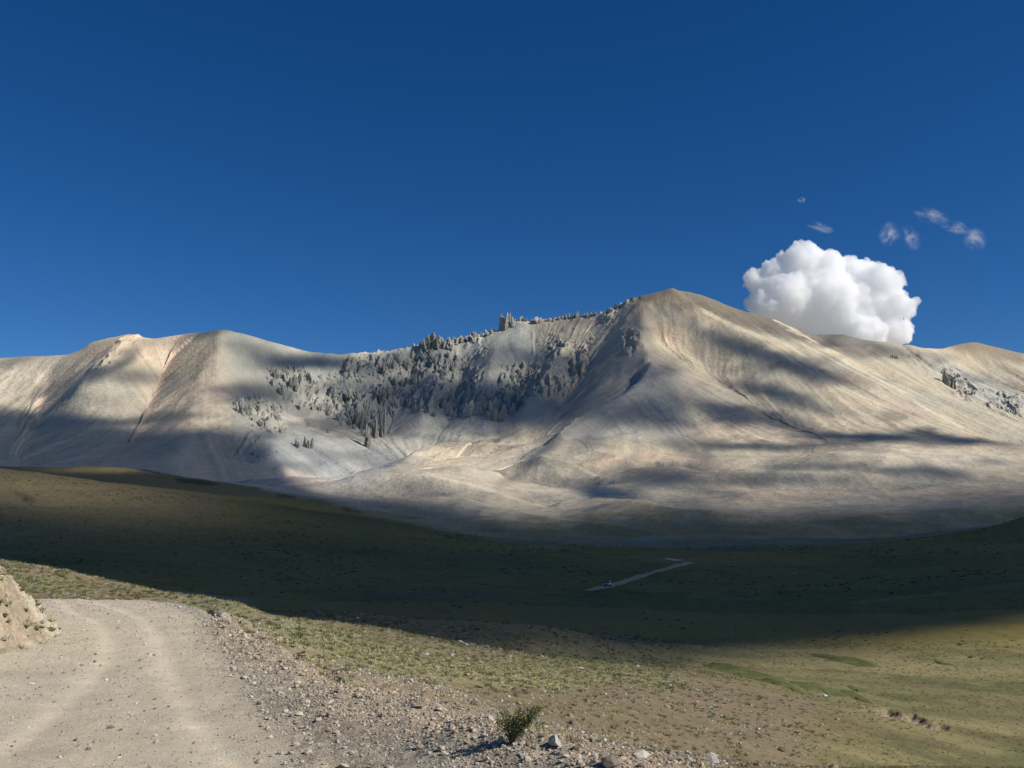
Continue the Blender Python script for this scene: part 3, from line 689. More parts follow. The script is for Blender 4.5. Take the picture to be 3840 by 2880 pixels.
def darkness(px, py, d, x, y):
    wx = fbm(px, py * 2.6, 120, 3, 201) * 26; wy = fbm(px, py * 2.6, 120, 3, 202) * 12; wx = wx + fbm(px, py * 3, 40, 3, 206) * 16; wy = wy + fbm(px, py * 3, 40, 3, 207) * 5
    qx = px + wx; qy = py + wy
    k = np.zeros_like(px)
    for cx, cy, rx, ry, an, dk in BLOBS:
        a = math.radians(an); dx = qx - cx; dy = qy - cy
        e = ((dx * math.cos(a) + dy * math.sin(a)) / rx) ** 2 + ((-dx * math.sin(a) + dy * math.cos(a)) / ry) ** 2
        k = 1 - (1 - k) * (1 - min(dk * 1.38, .97) * np.exp(-.42 * e ** 1.7))
    # thin streaks of high veil over the mountain
    st = fbm(px + py * .8, (py - px * .12) * 3.6, 120, 5, 203, gain=.6)
    k = 1 - (1 - k) * (1 - .5 * sstep(.05, .5, st) * np.interp(px, [0, 450, 600], [.35, .5, 1]) * (1 - .85 * np.exp(-((px - 1060) / 190) ** 2 - ((py - 990) / 45) ** 2)))
    up = curve_y(px, UPPER)
    soft = np.interp(px, [0, 450, 560, 700, 1000, 1300, 2212], [16, 20, 28, 18, 50, 78, 78])
    full = sstep(-.9, 1.0, (qy - up) / soft)
    mid = np.where(d > 800, .93, .966 + .022 * fbm(x * .7, y, 110, 3, 208)) * full
    hill_lit = np.exp(-((px - 60) / 330) ** 2) * np.exp(-((py - 1045 - px * .1) / 48) ** 2) * (d < 900) * .52
    hill_lit = np.maximum(hill_lit, np.exp(-((px - 235) / 110) ** 2 - ((py - 1014) / 7) ** 2) * (d > 900) * (d < 1400) * .55)
    mid = mid * (1 - hill_lit)
    lo = sstep(-5, 5, (curve_y(px, LOWER) - py)) 
    lo = np.where(px < 600, (d > 92) * 1.0, lo)
    lo = np.where((px > 600) & (px < 1300), np.maximum(lo * (d > 60), (d > np.interp(px, [600, 740, 900, 1060, 1214, 1300], [70, 79, 91, 97, 106, 116])) * 1.0), lo)
    tint = np.where((d < 165), 1 - .08 * np.exp(-((px - 950) / 300) ** 2), 1)
    k2 = mid * lo * tint
    return np.where(d < 1250, k2, np.maximum(k, mid))
ud = np.linspace(-.8, .8, 640); dd = np.exp(np.linspace(math.log(70), math.log(4250), 600))
UU, DD = np.meshgrid(ud, dd)
P0x, P0y, Z0 = UU * DD, DD, -22.0
s0 = (H_DECK - Z0) / SUN[2]
hx, hy, hz = P0x.copy(), P0y.copy(), np.full_like(P0x, Z0)
found = np.zeros(P0x.shape, bool); prev_gap = None
zs = np.concatenate([np.arange(840, -10, -14.0), np.arange(-10, -24, -2.0)])
px_, py_, pg = None, None, None
for zz in zs:
    s1 = (zz - Z0) / SUN[2]
    xx = P0x + SUN[0] * s1; yy = P0y + SUN[1] * s1
    g = ground_z(xx, np.maximum(yy, 3)) - zz
    new = (~found) & (g >= 0)
    if pg is not None:
        w = np.clip(pg / (pg - g + 1e-9), 0, 1)
        hx = np.where(new, px_ + (xx - px_) * w, hx); hy = np.where(new, py_ + (yy - py_) * w, hy)
    else:
        hx = np.where(new, xx, hx); hy = np.where(new, yy, hy)
    found |= new
    px_, py_, pg = xx, yy, g
hy = np.maximum(hy, 5); hz = ground_z(hx, hy)
hpx, hpy = project(hx / hy, (hz - CAMZ) / hy)
DK = np.clip(darkness(hpx, hpy, hy, hx, hy), 0, .985)
DK = blur(DK, .6)
edge = sstep(0, 12, np.minimum.reduce([np.arange(640)[None] + 0 * DK, 639 - np.arange(640)[None] + 0 * DK])) * sstep(0, 10, 599 - np.arange(600)[:, None] + 0 * DK)
DK *= edge
AL = 1 - np.sqrt(1 - DK)
QX = P0x + SUN[0] * s0; QY = P0y + SUN[1] * s0
thick = 20 + 130 * DK * (1 + .4 * fbm(QX, QY, 160, 4, 211))
gi = np.arange(UU.size).reshape(UU.shape)
q = np.stack([gi[:-1, :-1], gi[:-1, 1:], gi[1:, 1:], gi[1:, :-1]], -1)
keep = (DK[:-1, :-1] > .012) | (DK[1:, 1:] > .012) | (DK[1:, :-1] > .012) | (DK[:-1, 1:] > .012)
q = q[keep]
V1 = np.stack([QX, QY, np.full_like(QX, H_DECK)], -1).reshape(-1, 3); V2 = V1.copy()
sh = (thick / SUN[2]).reshape(-1, 1) * SUN[None]      # cloud tops are heaped along the light so that edges stay soft
V2 = V1 + sh
used, inv = np.unique(q, return_inverse=True); q = inv.reshape(q.shape); n1 = len(used)
VV = np.concatenate([V1[used], V2[used]]); FF = np.concatenate([q[:, ::-1], q + n1])
al = AL.reshape(-1)[used]; al = np.concatenate([al, al])
m_deck = bpy.data.materials.new("cloud_deck"); m_deck.use_nodes = True
nt = m_deck.node_tree; nt.nodes.clear()
out = N(nt, "ShaderNodeOutputMaterial"); mix = N(nt, "ShaderNodeMixShader"); tr = N(nt, "ShaderNodeBsdfTransparent"); df = N(nt, "ShaderNodeBsdfDiffuse")
df.inputs[0].default_value = (.85, .85, .87, 1)
at = N(nt, "ShaderNodeAttribute", attribute_name="cover")
nt.links.new(at.outputs["Fac"], mix.inputs[0]); nt.links.new(tr.outputs[0], mix.inputs[1]); nt.links.new(df.outputs[0], mix.inputs[2]); nt.links.new(mix.outputs[0], out.inputs[0])
o = mesh_np("cloud_deck", VV, FF, m_deck, col=np.stack([al, al, al, np.ones_like(al)], -1), attr="cover")
tag(o, "broken cloud deck high above the valley casting soft shadows", "clouds", kind="stuff")

# ---------------------------------------------------------------- cumulus behind the right shoulder
def at_dist(px, py, d):
    u, t = pix_ray(px, py); return Vector((float(u) * d, d, CAMZ + float(t) * d))
def ico(sub, r=1.0, c=(0, 0, 0), bm=None):
    bm = bm or bmesh.new()
    bmesh.ops.create_icosphere(bm, subdivisions=sub, radius=r, matrix=Matrix.Translation(c)); return bm
def obj(name, me_or_bm, mat=None, parent=None, smooth=False):
    if isinstance(me_or_bm, bmesh.types.BMesh):
        me = bpy.data.meshes.new(name); me_or_bm.to_mesh(me); me_or_bm.free()
    else: me = me_or_bm
    if smooth: me.polygons.foreach_set("use_smooth", [True] * len(me.polygons))
    if mat and not me.materials: me.materials.append(mat)
    o = bpy.data.objects.new(name, me); COL.objects.link(o)
    if parent: o.parent = parent
    return o
CD = 9000.0
bm = bmesh.new()
cc = at_dist(1790, 650, CD)
for px, py, r in [(1735, 568, 50), (1785, 582, 50), (1868, 595, 50), (1902, 618, 54), (1634, 608, 30), (1672, 600, 45), (1650, 670, 46), (1700, 650, 80), (1780, 650, 90), (1860, 665, 85),
                  (1930, 668, 40), (1920, 712, 50), (1850, 735, 60), (1750, 735, 60), (1628, 650, 22), (1948, 660, 24), (1890, 745, 60), (1815, 566, 26), (1700, 566, 30), (1840, 570, 24), (1930, 610, 26), (1618, 600, 16)]:
    p = at_dist(px, py, CD) - cc + Vector((0, random.uniform(-160, 160), 0))
    ico(3, r * CD / FD * .96, p, bm)
cum = obj("cumulus_cloud", bm, smooth=True); cum.location = cc
rm = cum.modifiers.new("r", 'REMESH'); rm.mode = 'VOXEL'; rm.voxel_size = 12; rm.use_smooth_shade = True
for i, (sz, st) in enumerate([(230, 100), (85, 78), (34, 40), (15, 20)]):
    tx = bpy.data.textures.new("billow", 'CLOUDS'); tx.noise_scale = sz; tx.noise_depth = 2; tx.noise_basis = 'VORONOI_F1' if i < 2 else 'ORIGINAL_PERLIN'
    dm = cum.modifiers.new("d", 'DISPLACE'); dm.texture = tx; dm.strength = -st; dm.mid_level = .45; dm.texture_coords = 'LOCAL'
m_cum = bpy.data.materials.new("cumulus"); m_cum.use_nodes = True
nt = m_cum.node_tree; nt.nodes.clear(); out = N(nt, "ShaderNodeOutputMaterial")
pv = N(nt, "ShaderNodeVolumePrincipled"); pv.inputs["Color"].default_value = (1, 1, 1, 1); pv.inputs["Density"].default_value = .02; pv.inputs["Anisotropy"].default_value = 0
nt.links.new(pv.outputs[0], out.inputs["Volume"])
cum.data.materials.append(m_cum)
tag(cum, "bright white billowing cumulus cloud behind the right shoulder of the peak", "cloud")
m_w = bpy.data.materials.new("thin_cloud"); m_w.use_nodes = True
nt = m_w.node_tree; nt.nodes.clear(); out = N(nt, "ShaderNodeOutputMaterial"); pv = N(nt, "ShaderNodeVolumePrincipled"); pv.inputs["Color"].default_value = (1, 1, 1, 1)
tc = N(nt, "ShaderNodeTexCoord"); ln = N(nt, "ShaderNodeVectorMath", operation='LENGTH'); nt.links.new(tc.outputs["Object"], ln.inputs[0])
nn = N(nt, "ShaderNodeTexNoise"); nn.inputs["Scale"].default_value = 1.5; nn.inputs["Detail"].default_value = 9; nn.inputs["Roughness"].default_value = .7
oi = N(nt, "ShaderNodeObjectInfo"); ad = N(nt, "ShaderNodeVectorMath", operation='ADD'); nt.links.new(tc.outputs["Object"], ad.inputs[0]); nt.links.new(oi.outputs["Location"], ad.inputs[1]); nt.links.new(ad.outputs[0], nn.inputs["Vector"])
f1 = N(nt, "ShaderNodeMapRange"); f1.inputs[1].default_value = 0; f1.inputs[2].default_value = .9; f1.inputs[3].default_value = 1; f1.inputs[4].default_value = 0
nt.links.new(ln.outputs["Value"], f1.inputs[0])
f2 = N(nt, "ShaderNodeMapRange"); f2.inputs[1].default_value = .49; f2.inputs[2].default_value = .66; f2.inputs[3].default_value = 0; f2.inputs[4].default_value = .024
nt.links.new(nn.outputs[0], f2.inputs[0]); mu = N(nt, "ShaderNodeMath", operation='MULTIPLY'); nt.links.new(f1.outputs[0], mu.inputs[0]); nt.links.new(f2.outputs[0], mu.inputs[1])
nt.links.new(mu.outputs[0], pv.inputs["Density"]); nt.links.new(pv.outputs[0], out.inputs["Volume"])
for px, py, rx, ry, an, lb in [(2012, 466, 34, 15, 12, "brightest thin cloud wisp high right of the cumulus"), (2064, 491, 27, 13, 12, "small wisp just below right of the brightest wisp"), (1922, 505, 20, 24, 20, "upright wisp directly above the right side of the cumulus"),
                               (1968, 514, 24, 18, 60, "faint wisp right of the upright wisp above the cumulus"), (1772, 491, 26, 9, 15, "thin wisp above the left side of the cumulus"), (1731, 433, 9, 6, 0, "tiny isolated wisp topmost in the sky"),
                               (2106, 516, 22, 22, 40, "faintest wisp nearest the right edge of the sky")]:
    w = obj("cloud_wisp", ico(3), m_w); w.location = at_dist(px, py, CD - 300)
    k = CD / FD; w.scale = (rx * k * 1.45, 60, ry * k * 1.45); w.rotation_euler = (0, math.radians(an), 0)
    tag(w, lb, "cloud wisp", "thin wisps around the cumulus")

# ---------------------------------------------------------------- stones, gravel, tussocks (merged meshes where nobody could count them)
def stone_template(seed, sub=1, flat=.75):
    r = np.random.default_rng(seed)
    bm = bmesh.new(); bmesh.ops.create_icosphere(bm, subdivisions=sub, radius=1.0)
    V = np.array([v.co[:] for v in bm.verts]); 
    V *= (1 + r.uniform(-.28, .28, (len(V), 1)))
    for _ in range(5):                      # cleave a few flat faces
        n = r.normal(size=3); n /= np.linalg.norm(n); h = r.uniform(.45, .8); d = V @ n
        V = V - np.outer(np.maximum(d - h, 0), n)
    V *= np.array([r.uniform(.8, 1.25), r.uniform(.7, 1.1), flat * r.uniform(.7, 1.1)])
    F = np.array([[v.index for v in f.verts] for f in bm.faces]); bm.free()
    return V, F
def scatter(name, temps, P, S, R, colr, mat, tilt=0.25, smooth=False, attr="soil"):
    """one merged mesh: template k placed at P with size S and turn R"""
    VS, FS, CS, off = [], [], [], 0
    which = rng.integers(0, len(temps), len(P))
    for k, (V, F) in enumerate(temps):
        m = which == k
        if not m.any(): continue
        p, s, r, c = P[m], S[m], R[m], colr[m]
        cs, sn = np.cos(r), np.sin(r); n = len(p)
        W = V[None] * (s[:, None, :] if s.ndim == 2 else s[:, None, None])
        tx = rng.uniform(-tilt, tilt, n); 
        z = W[..., 2] + W[..., 0] * tx[:, None]
        x = W[..., 0] * cs[:, None] - W[..., 1] * sn[:, None]; y = W[..., 0] * sn[:, None] + W[..., 1] * cs[:, None]
        W = np.stack([x, y, z], -1) + p[:, None, :]
        VS.append(W.reshape(-1, 3)); FS.append((F[None] + (np.arange(n) * len(V))[:, None, None]).reshape(-1, 3) + off)
        CS.append(np.repeat(c, len(V), 0)); off += n * len(V)
    Cc = np.concatenate(CS); Cc = np.concatenate([Cc, np.ones((len(Cc), 1))], 1)
    return mesh_np(name, np.concatenate(VS), np.concatenate(FS), mat, col=Cc, smooth=smooth, attr=attr)
def mask_at(A, x, y):
    jj = np.clip(np.rint(np.interp(x / y, UC, np.arange(NC))).astype(int), 0, NC - 1); ii = np.clip(np.rint(np.interp(np.log(y), np.log(DR), np.arange(NR))).astype(int), 0, NR - 1)
    return A[ii, jj]
def rand_pts(n, d0, d1, u0=-.56, u1=.56, power=2.0):
    q = rng.random(n); d = (d0 ** power + q * (d1 ** power - d0 ** power)) ** (1 / power); u = rng.uniform(u0, u1, n)
    return u * d, d
M_stone = ground_mat("weathered_stone", (6, 40), (.12, .2), .6, 30, .01)
gt = [stone_template(300 + i, 1 if i < 2 else 0 or 1, .7) for i in range(3)]
def ico0(seed):
    r = np.random.default_rng(seed); bm = bmesh.new(); bmesh.ops.create_icosphere(bm, subdivisions=1, radius=1.0)
    bm.free(); ph = (1 + 5 ** .5) / 2
    V = np.array([(-1, ph, 0), (1, ph, 0), (-1, -ph, 0), (1, -ph, 0), (0, -1, ph), (0, 1, ph), (0, -1, -ph), (0, 1, -ph), (ph, 0, -1), (ph, 0, 1), (-ph, 0, -1), (-ph, 0, 1)]) / 1.9
    F = np.array([(0, 11, 5), (0, 5, 1), (0, 1, 7), (0, 7, 10), (0, 10, 11), (1, 5, 9), (5, 11, 4), (11, 10, 2), (10, 7, 6), (7, 1, 8), (3, 9, 4), (3, 4, 2), (3, 2, 6), (3, 6, 8), (3, 8, 9), (4, 9, 5), (2, 4, 11), (6, 2, 10), (8, 6, 7), (9, 8, 1)])
    V = V * (1 + r.uniform(-.3, .3, (12, 1))) * np.array([r.uniform(.9, 1.3), r.uniform(.7, 1.1), r.uniform(.5, .85)])
    return V, F
pt = [ico0(i) for i in range(8)]
# gravel: verge, berm, bank, a little on the road and down the slope
x, y = rand_pts(210000, 8.0, 39, power=1.7)
w = mask_at(verge, x, y) * (.22 + .78 * sstep(-.25, .4, fbm(x, y, 2.0, 3, 401))) * (.35 + .65 * (y > 0)) + mask_at(berm, x, y) * .9 + mask_at(bank, x, y) * .35 + mask_at(road, x, y) * (1 - .85 * mask_at(track, x, y)) * .22
k = rng.random(len(x)) < w; x, y = x[k], y[k]
sz = .009 + .009 * rng.pareto(3.2, len(x)); sz = np.minimum(sz, .045) * np.where(mask_at(road, x, y) > .5, .7, 1) * (1 + y / 60)
tone = rng.random((len(x), 1)); pale = (rng.random((len(x), 1)) < .3)
cc_ = np.where(pale, [[.47, .44, .37]], [[.35, .31, .25]]) * (.65 + .6 * tone)
warm = mask_at(berm, x, y) + mask_at(bank, x, y); cc_ = cc_ * (1 + warm[:, None] * np.array([[.12, .0, -.10]]))
P = np.stack([x, y, ground_z(x, y) + sz * .25], -1)
o = scatter("gravel", pt, P, sz, rng.uniform(0, 6.3, len(x)), cc_, M_stone)
tag(o, "loose gravel and small stones on the road verge", "gravel", kind="stuff")
print("gravel", len(x))
x, y = rand_pts(26000, 10, 120, -.3, .56, 1.5)
w = mask_at(beyond, x, y) * (1 - mask_at(meadow, x, y)) * np.clip(1.1 - y / 130, .1, 1) * sstep(-.4, .5, fbm(x, y, 7, 3, 403)) 
k = rng.random(len(x)) < w * .8; x, y = x[k], y[k]
sz = np.minimum(.02 + .022 * rng.pareto(3, len(x)), .12) * (1 + y / 90)
cc_ = np.where(rng.random((len(x), 1)) < .25, [[.45, .42, .36]], [[.27, .21, .15]]) * (.7 + .5 * rng.random((len(x), 1)))
o = scatter("slope_stones", pt, np.stack([x, y, ground_z(x, y) + sz * .2], -1), sz, rng.uniform(0, 6.3, len(x)), cc_, M_stone)
tag(o, "scattered small stones on the tussock slope", "stones", kind="stuff")

def tuft_template(seed, n=16, h=.16, sp=.13):
    r = np.random.default_rng(seed); V = []; F = []
    for i in range(n):
        a = r.uniform(0, 6.283); q = r.uniform(0, 1) ** .7 * sp; bx, by = q * math.cos(a), q * math.sin(a)
        ln_ = r.uniform(.5, 1) * h; le = r.uniform(.1, .8) * ln_; w_ = r.uniform(.010, .022)
        p = a + r.uniform(-.7, .7); ox, oy = -math.sin(p) * w_, math.cos(p) * w_
        k = len(V); V += [(bx - ox, by - oy, -.02), (bx + ox, by + oy, -.02), (bx + math.cos(a) * le, by + math.sin(a) * le, ln_)]; F.append((k, k + 1, k + 2))
    # low cushion heart of the tuft
    k = len(V); m = 7
    for j in range(m): V.append((sp * .9 * math.cos(j * 6.283 / m) * r.uniform(.8, 1.2), sp * .9 * math.sin(j * 6.283 / m) * r.uniform(.8, 1.2), -.01))
    V.append((0, 0, h * .42))
    for j in range(m): F.append((k + j, k + (j + 1) % m, k + m))
    return np.array(V), np.array(F)
M_grass = ground_mat("grass_blades", (3,), (.15,))
tt = [tuft_template(500 + i) for i in range(6)]
x, y = rand_pts(110000, 9, 172, -.57, .57, 1.55)
bey = mask_at(beyond, x, y); md = mask_at(np.clip(meadow, 0, 1), x, y); g_ = mask_at(gb, x, y)
w = bey * (.16 + .55 * g_ + .38 * sstep(-.1, .5, fbm(x, y, 6, 3, 501))) * np.where(y > 60, .8, 1)
w = np.where((y < 95) & (x / y < -.255) & (y > 38.3), .75, w); w = np.maximum(w, mask_at(bank, x, y) * .8)
k = rng.random(len(x)) < w * .8; x, y, g_, md = x[k], y[k], g_[k], md[k]
kk = rng.random((len(x), 1)); gr = rng.random((len(x), 1))
base = np.where(gr < .50, [[.095, .095, .042]], np.where(gr < .8, [[.19, .18, .075]], [[.27, .27, .20]]))
yel = np.array([[.31, .285, .14]]); base = np.where(rng.random((len(x), 1)) < (.12 + .38 * g_[:, None]), yel, base)
base = base * (1 - md[:, None]) + md[:, None] * (base * .4 + np.array([[.12, .105, .04]]))
base = base * (.75 + .5 * kk)
sz = rng.uniform(.5, 1.25, len(x)) * (.62 + y / 130) * (1 - .35 * md); szz = np.stack([sz * 1.15, sz * 1.15, sz * .72], -1)
o = scatter("tussock_grass", tt, np.stack([x, y, ground_z(x, y)], -1), szz, rng.uniform(0, 6.3, len(x)), base, M_grass)
tag(o, "short tussock grass and low scrub dotting the slopes", "tussock grass", kind="stuff")
print("tufts", len(x))
# low dark scrub on the valley and hills
x, y = rand_pts(16000, 150, 720, -.57, .57, 1.6)
k = rng.random(len(x)) < sstep(-.1, .6, fbm(x, y, 38, 3, 511)) * .4; x, y = x[k], y[k]
sz = rng.uniform(1.2, 3.2, len(x)) * (.6 + y / 500)
o = scatter("low_scrub", tt, np.stack([x, y, ground_z(x, y)], -1), np.stack([sz * 1.5, sz * 1.5, sz * .8], -1), rng.uniform(0, 6.3, len(x)), np.where(rng.random((len(x), 1)) < .75, [[.055, .07, .028]], [[.20, .18, .09]]) * (.7 + .6 * rng.random((len(x), 1))), M_grass)
tag(o, "dark low scrub dotted over the shaded hills", "scrub", kind="stuff")

# ---------------------------------------------------------------- individual stones
def stone_mesh(name, seed, c, sub=2, flat=.7):
    V, F = stone_template(seed, sub, flat)
    if sub > 1:
        V = V * (1 + .07 * (vnoise(V[:, 0] * 4 + seed, V[:, 1] * 4 + V[:, 2] * 3, seed)[:, None] - .5) * 2)
    o = mesh_np(name, V, F, M_stone, col=np.tile([*c, 1], (len(V), 1)), smooth=False)
    return o
protos = {}
def get_proto(kind, i):
    key = (kind, i)
    if key not in protos:
        c, flat = {'brown': ((.21, .175, .14), .8), 'tan': ((.45, .375, .285), .7), 'grey': ((.38, .36, .31), .75), 'pale': ((.64, .57, .45), .32), 'white': ((.62, .62, .58), .7), 'red': ((.20, .11, .075), .75)}[kind]
        protos[key] = stone_mesh("stone", 700 + i * 13 + len(kind), c, 2, flat).data
        bpy.data.objects.remove(bpy.data.objects[-1]) if False else None
        for ob in [ob for ob in COL.objects if ob.data is protos[key]]: bpy.data.objects.remove(ob)
    return protos[key]
def put_stone(px, py, wpx, kind, label, group=None, i=0, name="stone", asp=1.0, dmin=0, sink=.25):
    h = hit(px, py, dmin)
    if h is None: return
    X_, Y_, _ = h; r = wpx * Y_ / FD / 2
    z = float(ground_z(X_, Y_))
    me = get_proto(kind, i); o = bpy.data.objects.new(name, me); COL.objects.link(o)
    o.location = (X_, Y_, z + r * asp * .5 * (1 - sink)); o.scale = (r, r * random.uniform(.8, 1.1), r * asp); o.rotation_euler = (random.uniform(-.2, .2), random.uniform(-.2, .2), random.uniform(0, 6.28))
    return tag(o, label, "stone", group)
G1 = "stones lying on the road"
for a in [(239, 1573, 17, 'brown', "largest dark brown stone on the road, left of a smaller dark one"), (261, 1578, 10, 'brown', "dark angular stone just right of the largest road stone"),
          (164, 1600, 13, 'brown', "dark stone on the left wheel track, left of the largest one"), (190, 1620, 14, 'brown', "dark stone on the road below the left wheel track stone"),
          (90, 1502, 9, 'tan', "lone reddish stone at the far left of the road"), (220, 1439, 8, 'grey', "flat greenish grey stone between the wheel tracks far up the road"),
          (284, 1503, 7, 'brown', "small dark stone between the tracks halfway down the road"), (364, 1527, 8, 'brown', "small dark pointed stone on the right wheel track"),
          (335, 1532, 7, 'brown', "small dark stone just left of the right wheel track"), (298, 1586, 8, 'brown', "small flat dark stone right of the two big road stones"),
          (282, 1544, 9, 'tan', "small tan stone above the two big road stones"), (311, 1559, 6, 'white', "small white stone right of and above the two big road stones"),
          (25, 1613, 8, 'brown', "small dark stone at the lower left corner of the road"), (32, 1603, 7, 'brown', "dark stone just above the one in the lower left corner"),
          (245, 1652, 8, 'tan', "small stone on the road at the bottom edge"), (259, 1637, 8, 'white', "pale stone on the road just above the bottom edge"),
          (67, 1478, 17, 'pale', "large flat cream stone embedded in the left of the road"), (22, 1563, 12, 'pale', "flat cream stone embedded at the left edge of the road"),
          (441, 1535, 14, 'pale', "flat pale streak of rock embedded in the right wheel track"), (121, 1570, 8, 'tan', "small tan stone on the left half of the road"),
          (210, 1513, 7, 'tan', "small tan stone between the tracks above the big stones"), (257, 1440, 7, 'grey', "small grey stone beside the flat greenish one"),
          (183, 1466, 5, 'brown', "tiny dark stone left of centre up the road")]:
    put_stone(*a, G1, i=random.randint(0, 3), asp=.9 if a[3] != 'pale' else .5)
G2 = "rocks along the crest of the roadside berm"
for a in [(1084, 1603, 26, 'tan', "pale tan slab leaning at the left foot of the bush", 1.0), (1200, 1612, 40, 'grey', "large whitish boulder with a dark left face right of the bush", .95), (1222, 1636, 20, 'tan', "tan rock just below the whitish boulder", .9),
          (1036, 1560, 13, 'brown', "dark rock on the berm up and left of the bush", 1.0), (1049, 1600, 13, 'grey', "grey rock left of the slab by the bush", 1.0), (1118, 1622, 14, 'tan', "small tan rock in front of the bush", .8),
          (1036, 1645, 17, 'tan', "flat tan rock at the bottom edge left of the bush", .6), (1176, 1629, 12, 'pale', "small cream rock between the bush and the whitish boulder", .8), (1283, 1634, 24, 'tan', "pale pinkish slab right of the whitish boulder", .5),
          (1226, 1655, 14, 'brown', "dark pointed rock cut by the bottom edge", 1.1), (1322, 1655, 48, 'brown', "large dark brown boulder cut by the bottom edge right of the berm", .8), (910, 1528, 28, 'tan', "long flat tan rock on the berm halfway along", .5),
          (950, 1535, 15, 'pale', "small upright pale rock right of the long flat one", 1.1), (1687, 1622, 20, 'red', "dark red brown rock alone on the tussock slope", .8), (957, 1427, 9, 'pale', "small pinkish rock on the green slope", .9),
          (4, 1246, 12, 'pale', "cream stone perched on top of the cut bank", 1.1), (1000, 1548, 12, 'tan', "tan rock on the berm right of the long flat rock", .9), (1385, 1656, 16, 'brown', "dark rock right of the large brown boulder", .9),
          (700, 1472, 12, 'tan', "tan rock where the berm bends", .9), (560, 1389, 10, 'tan', "tan rock at the far end of the berm", .8)]:
    put_stone(*a[:5], G2, i=random.randint(0, 3), asp=a[5])
for a in [(1394, 1246, 5, 'white', "lone white boulder beside the far road"), (1715, 1240, 7, 'white', "white pointed boulder on the shaded valley floor"), (1293, 1181, 4, 'white', "tiny white rock at the head of the valley"),
          (1338, 1180, 5, 'white', "pale rock right of the tiny white one at the valley head"), (658, 1307, 3, 'white', "white speck of rock at the foot of the dark hill"), (983, 1322, 4, 'white', "white rock above the dark mound"),
          (1640, 1278, 4, 'white', "small pale rock below the white pointed boulder"), (773, 1336, 8, 'white', "pale rock on the shaded grass left of the dark mound"), (1315, 1203, 3, 'white', "small white rock left of the far road end"), (1776, 1275, 4, 'white', "pale pebble of rock on the right of the valley floor")]:
    put_stone(*a, None, i=random.randint(0, 3), dmin=100 if a[1] < 1330 else 60)
cand = 0
for _ in range(6000):
    if cand >= 210: break
    zone = random.random()
    if zone < .45:     # verge
        py_ = random.uniform(1330, 1655); lo_ = np.interp(py_, [p[0] for p in ROAD_R], [p[1] for p in ROAD_R]); hi_ = np.interp(py_, [1353, 1386, 1409, 1470, 1489, 1529, 1579, 1604, 1649], [500, 547, 600, 683, 737, 937, 1037, 1104, 1304])
        if hi_ < lo_ + 10: continue
        px_2 = random.uniform(lo_, hi_); lb, g = "small loose stone lying on the gravel verge between road and berm", "loose stones on the verge"
    elif zone < .85:
        j = random.random() * (len(BERM) - 2); i0 = int(j); f = j - i0
        px_2 = BERM[i0][0] * (1 - f) + BERM[i0 + 1][0] * f; py_ = BERM[i0][1] * (1 - f) + BERM[i0 + 1][1] * f + random.uniform(-4, 26); lb, g = "small angular stone on the crest of the berm", "small stones on the berm crest"
    else:
        px_2 = random.uniform(1100, 1800); py_ = random.uniform(1500, 1655); lb, g = "small stone scattered on the brown tussock slope", "loose stones on the tussock slope"
        if py_ > np.interp(px_2, [1104, 1304, 1500], [1600, 1645, 1700]): continue
    h = hit(px_2, py_)
    if h is None: continue
    w_ = random.uniform(.035, .085) * (1.6 if h[1] > 22 else 1) * FD / h[1]
    put_stone(px_2, py_, w_, random.choice(['brown', 'grey', 'tan', 'tan', 'grey']), lb, g, i=random.randint(0, 3), asp=random.uniform(.6, 1)); cand += 1

# ---------------------------------------------------------------- cushions of bog turf in the meadow
M_cush = ground_mat("bog_turf", (1.2, 9), (.2, .35), 1.0, 7, .1)
for i, (px, py, rx, ry, lb) in enumerate([(1596, 1453, 66, 10, "large green turf cushion at the left of the meadow"), (1680, 1475, 38, 8.5, "green turf cushion touching the lower right of the large one"),
                           (1768, 1487, 46, 8, "long oval green turf cushion in the middle of the row"), (1855, 1490, 18, 4, "small green turf cushion right of the long oval one"),
                           (1829, 1427, 56, 9, "flat green turf cushion nearest the cloud shadow edge"), (1845, 1504, 26, 7, "ragged green turf cushion below the small one"), (2035, 1433, 12, 2.5, "tiny green turf cushion toward the right edge")]):
    h = hit(px, py)
    if h is None: continue
    d = h[1]; a = rx * d / FD
    hb = hit(px, py + ry); ht = hit(px, py - ry); dep = 1.35 * max(1.2, (ht[1] - hb[1]) / 2) if hb and ht else 4
    n1, n2 = 90, 40; V = []
    ths = np.linspace(0, 2 * math.pi, n1, endpoint=False); rad = np.linspace(0, 1, n2)
    TH, RD = np.meshgrid(ths, rad)
    lobe = 1 + .55 * (fbm(np.cos(TH) * 2 + i * 9, np.sin(TH) * 2, 1.0, 4, 601) )
    xx = h[0] + np.cos(TH) * RD * a * lobe; yy = d + np.sin(TH) * RD * dep * lobe
    zz = ground_z(xx, yy) + .30 * np.clip(1 - RD ** 4, 0, 1) * (.8 + .5 * fbm(xx, yy, 1.2, 3, 602)) - .06
    V = np.stack([xx, yy, zz], -1).reshape(-1, 3); g = np.arange(n1 * n2).reshape(n2, n1); g2 = np.roll(g, -1, 1)
    F = np.stack([g[:-1], g[1:], g2[1:], g2[:-1]], -1).reshape(-1, 4)
    cc2 = np.array([.105, .120, .040]) * (1 + .5 * fbm(xx, yy, 1.6, 4, 603))[..., None]; cc2 = cc2 * (1 - .5 * RD[..., None] ** 5) + np.array([.19, .17, .08]) * .5 * RD[..., None] ** 5
    o = mesh_np("turf_cushion", V, F[:, ::-1], M_cush, col=np.concatenate([cc2.reshape(-1, 3), np.ones((len(V), 1))], 1))
    tag(o, lb, "turf cushion", "green turf cushions in the meadow")

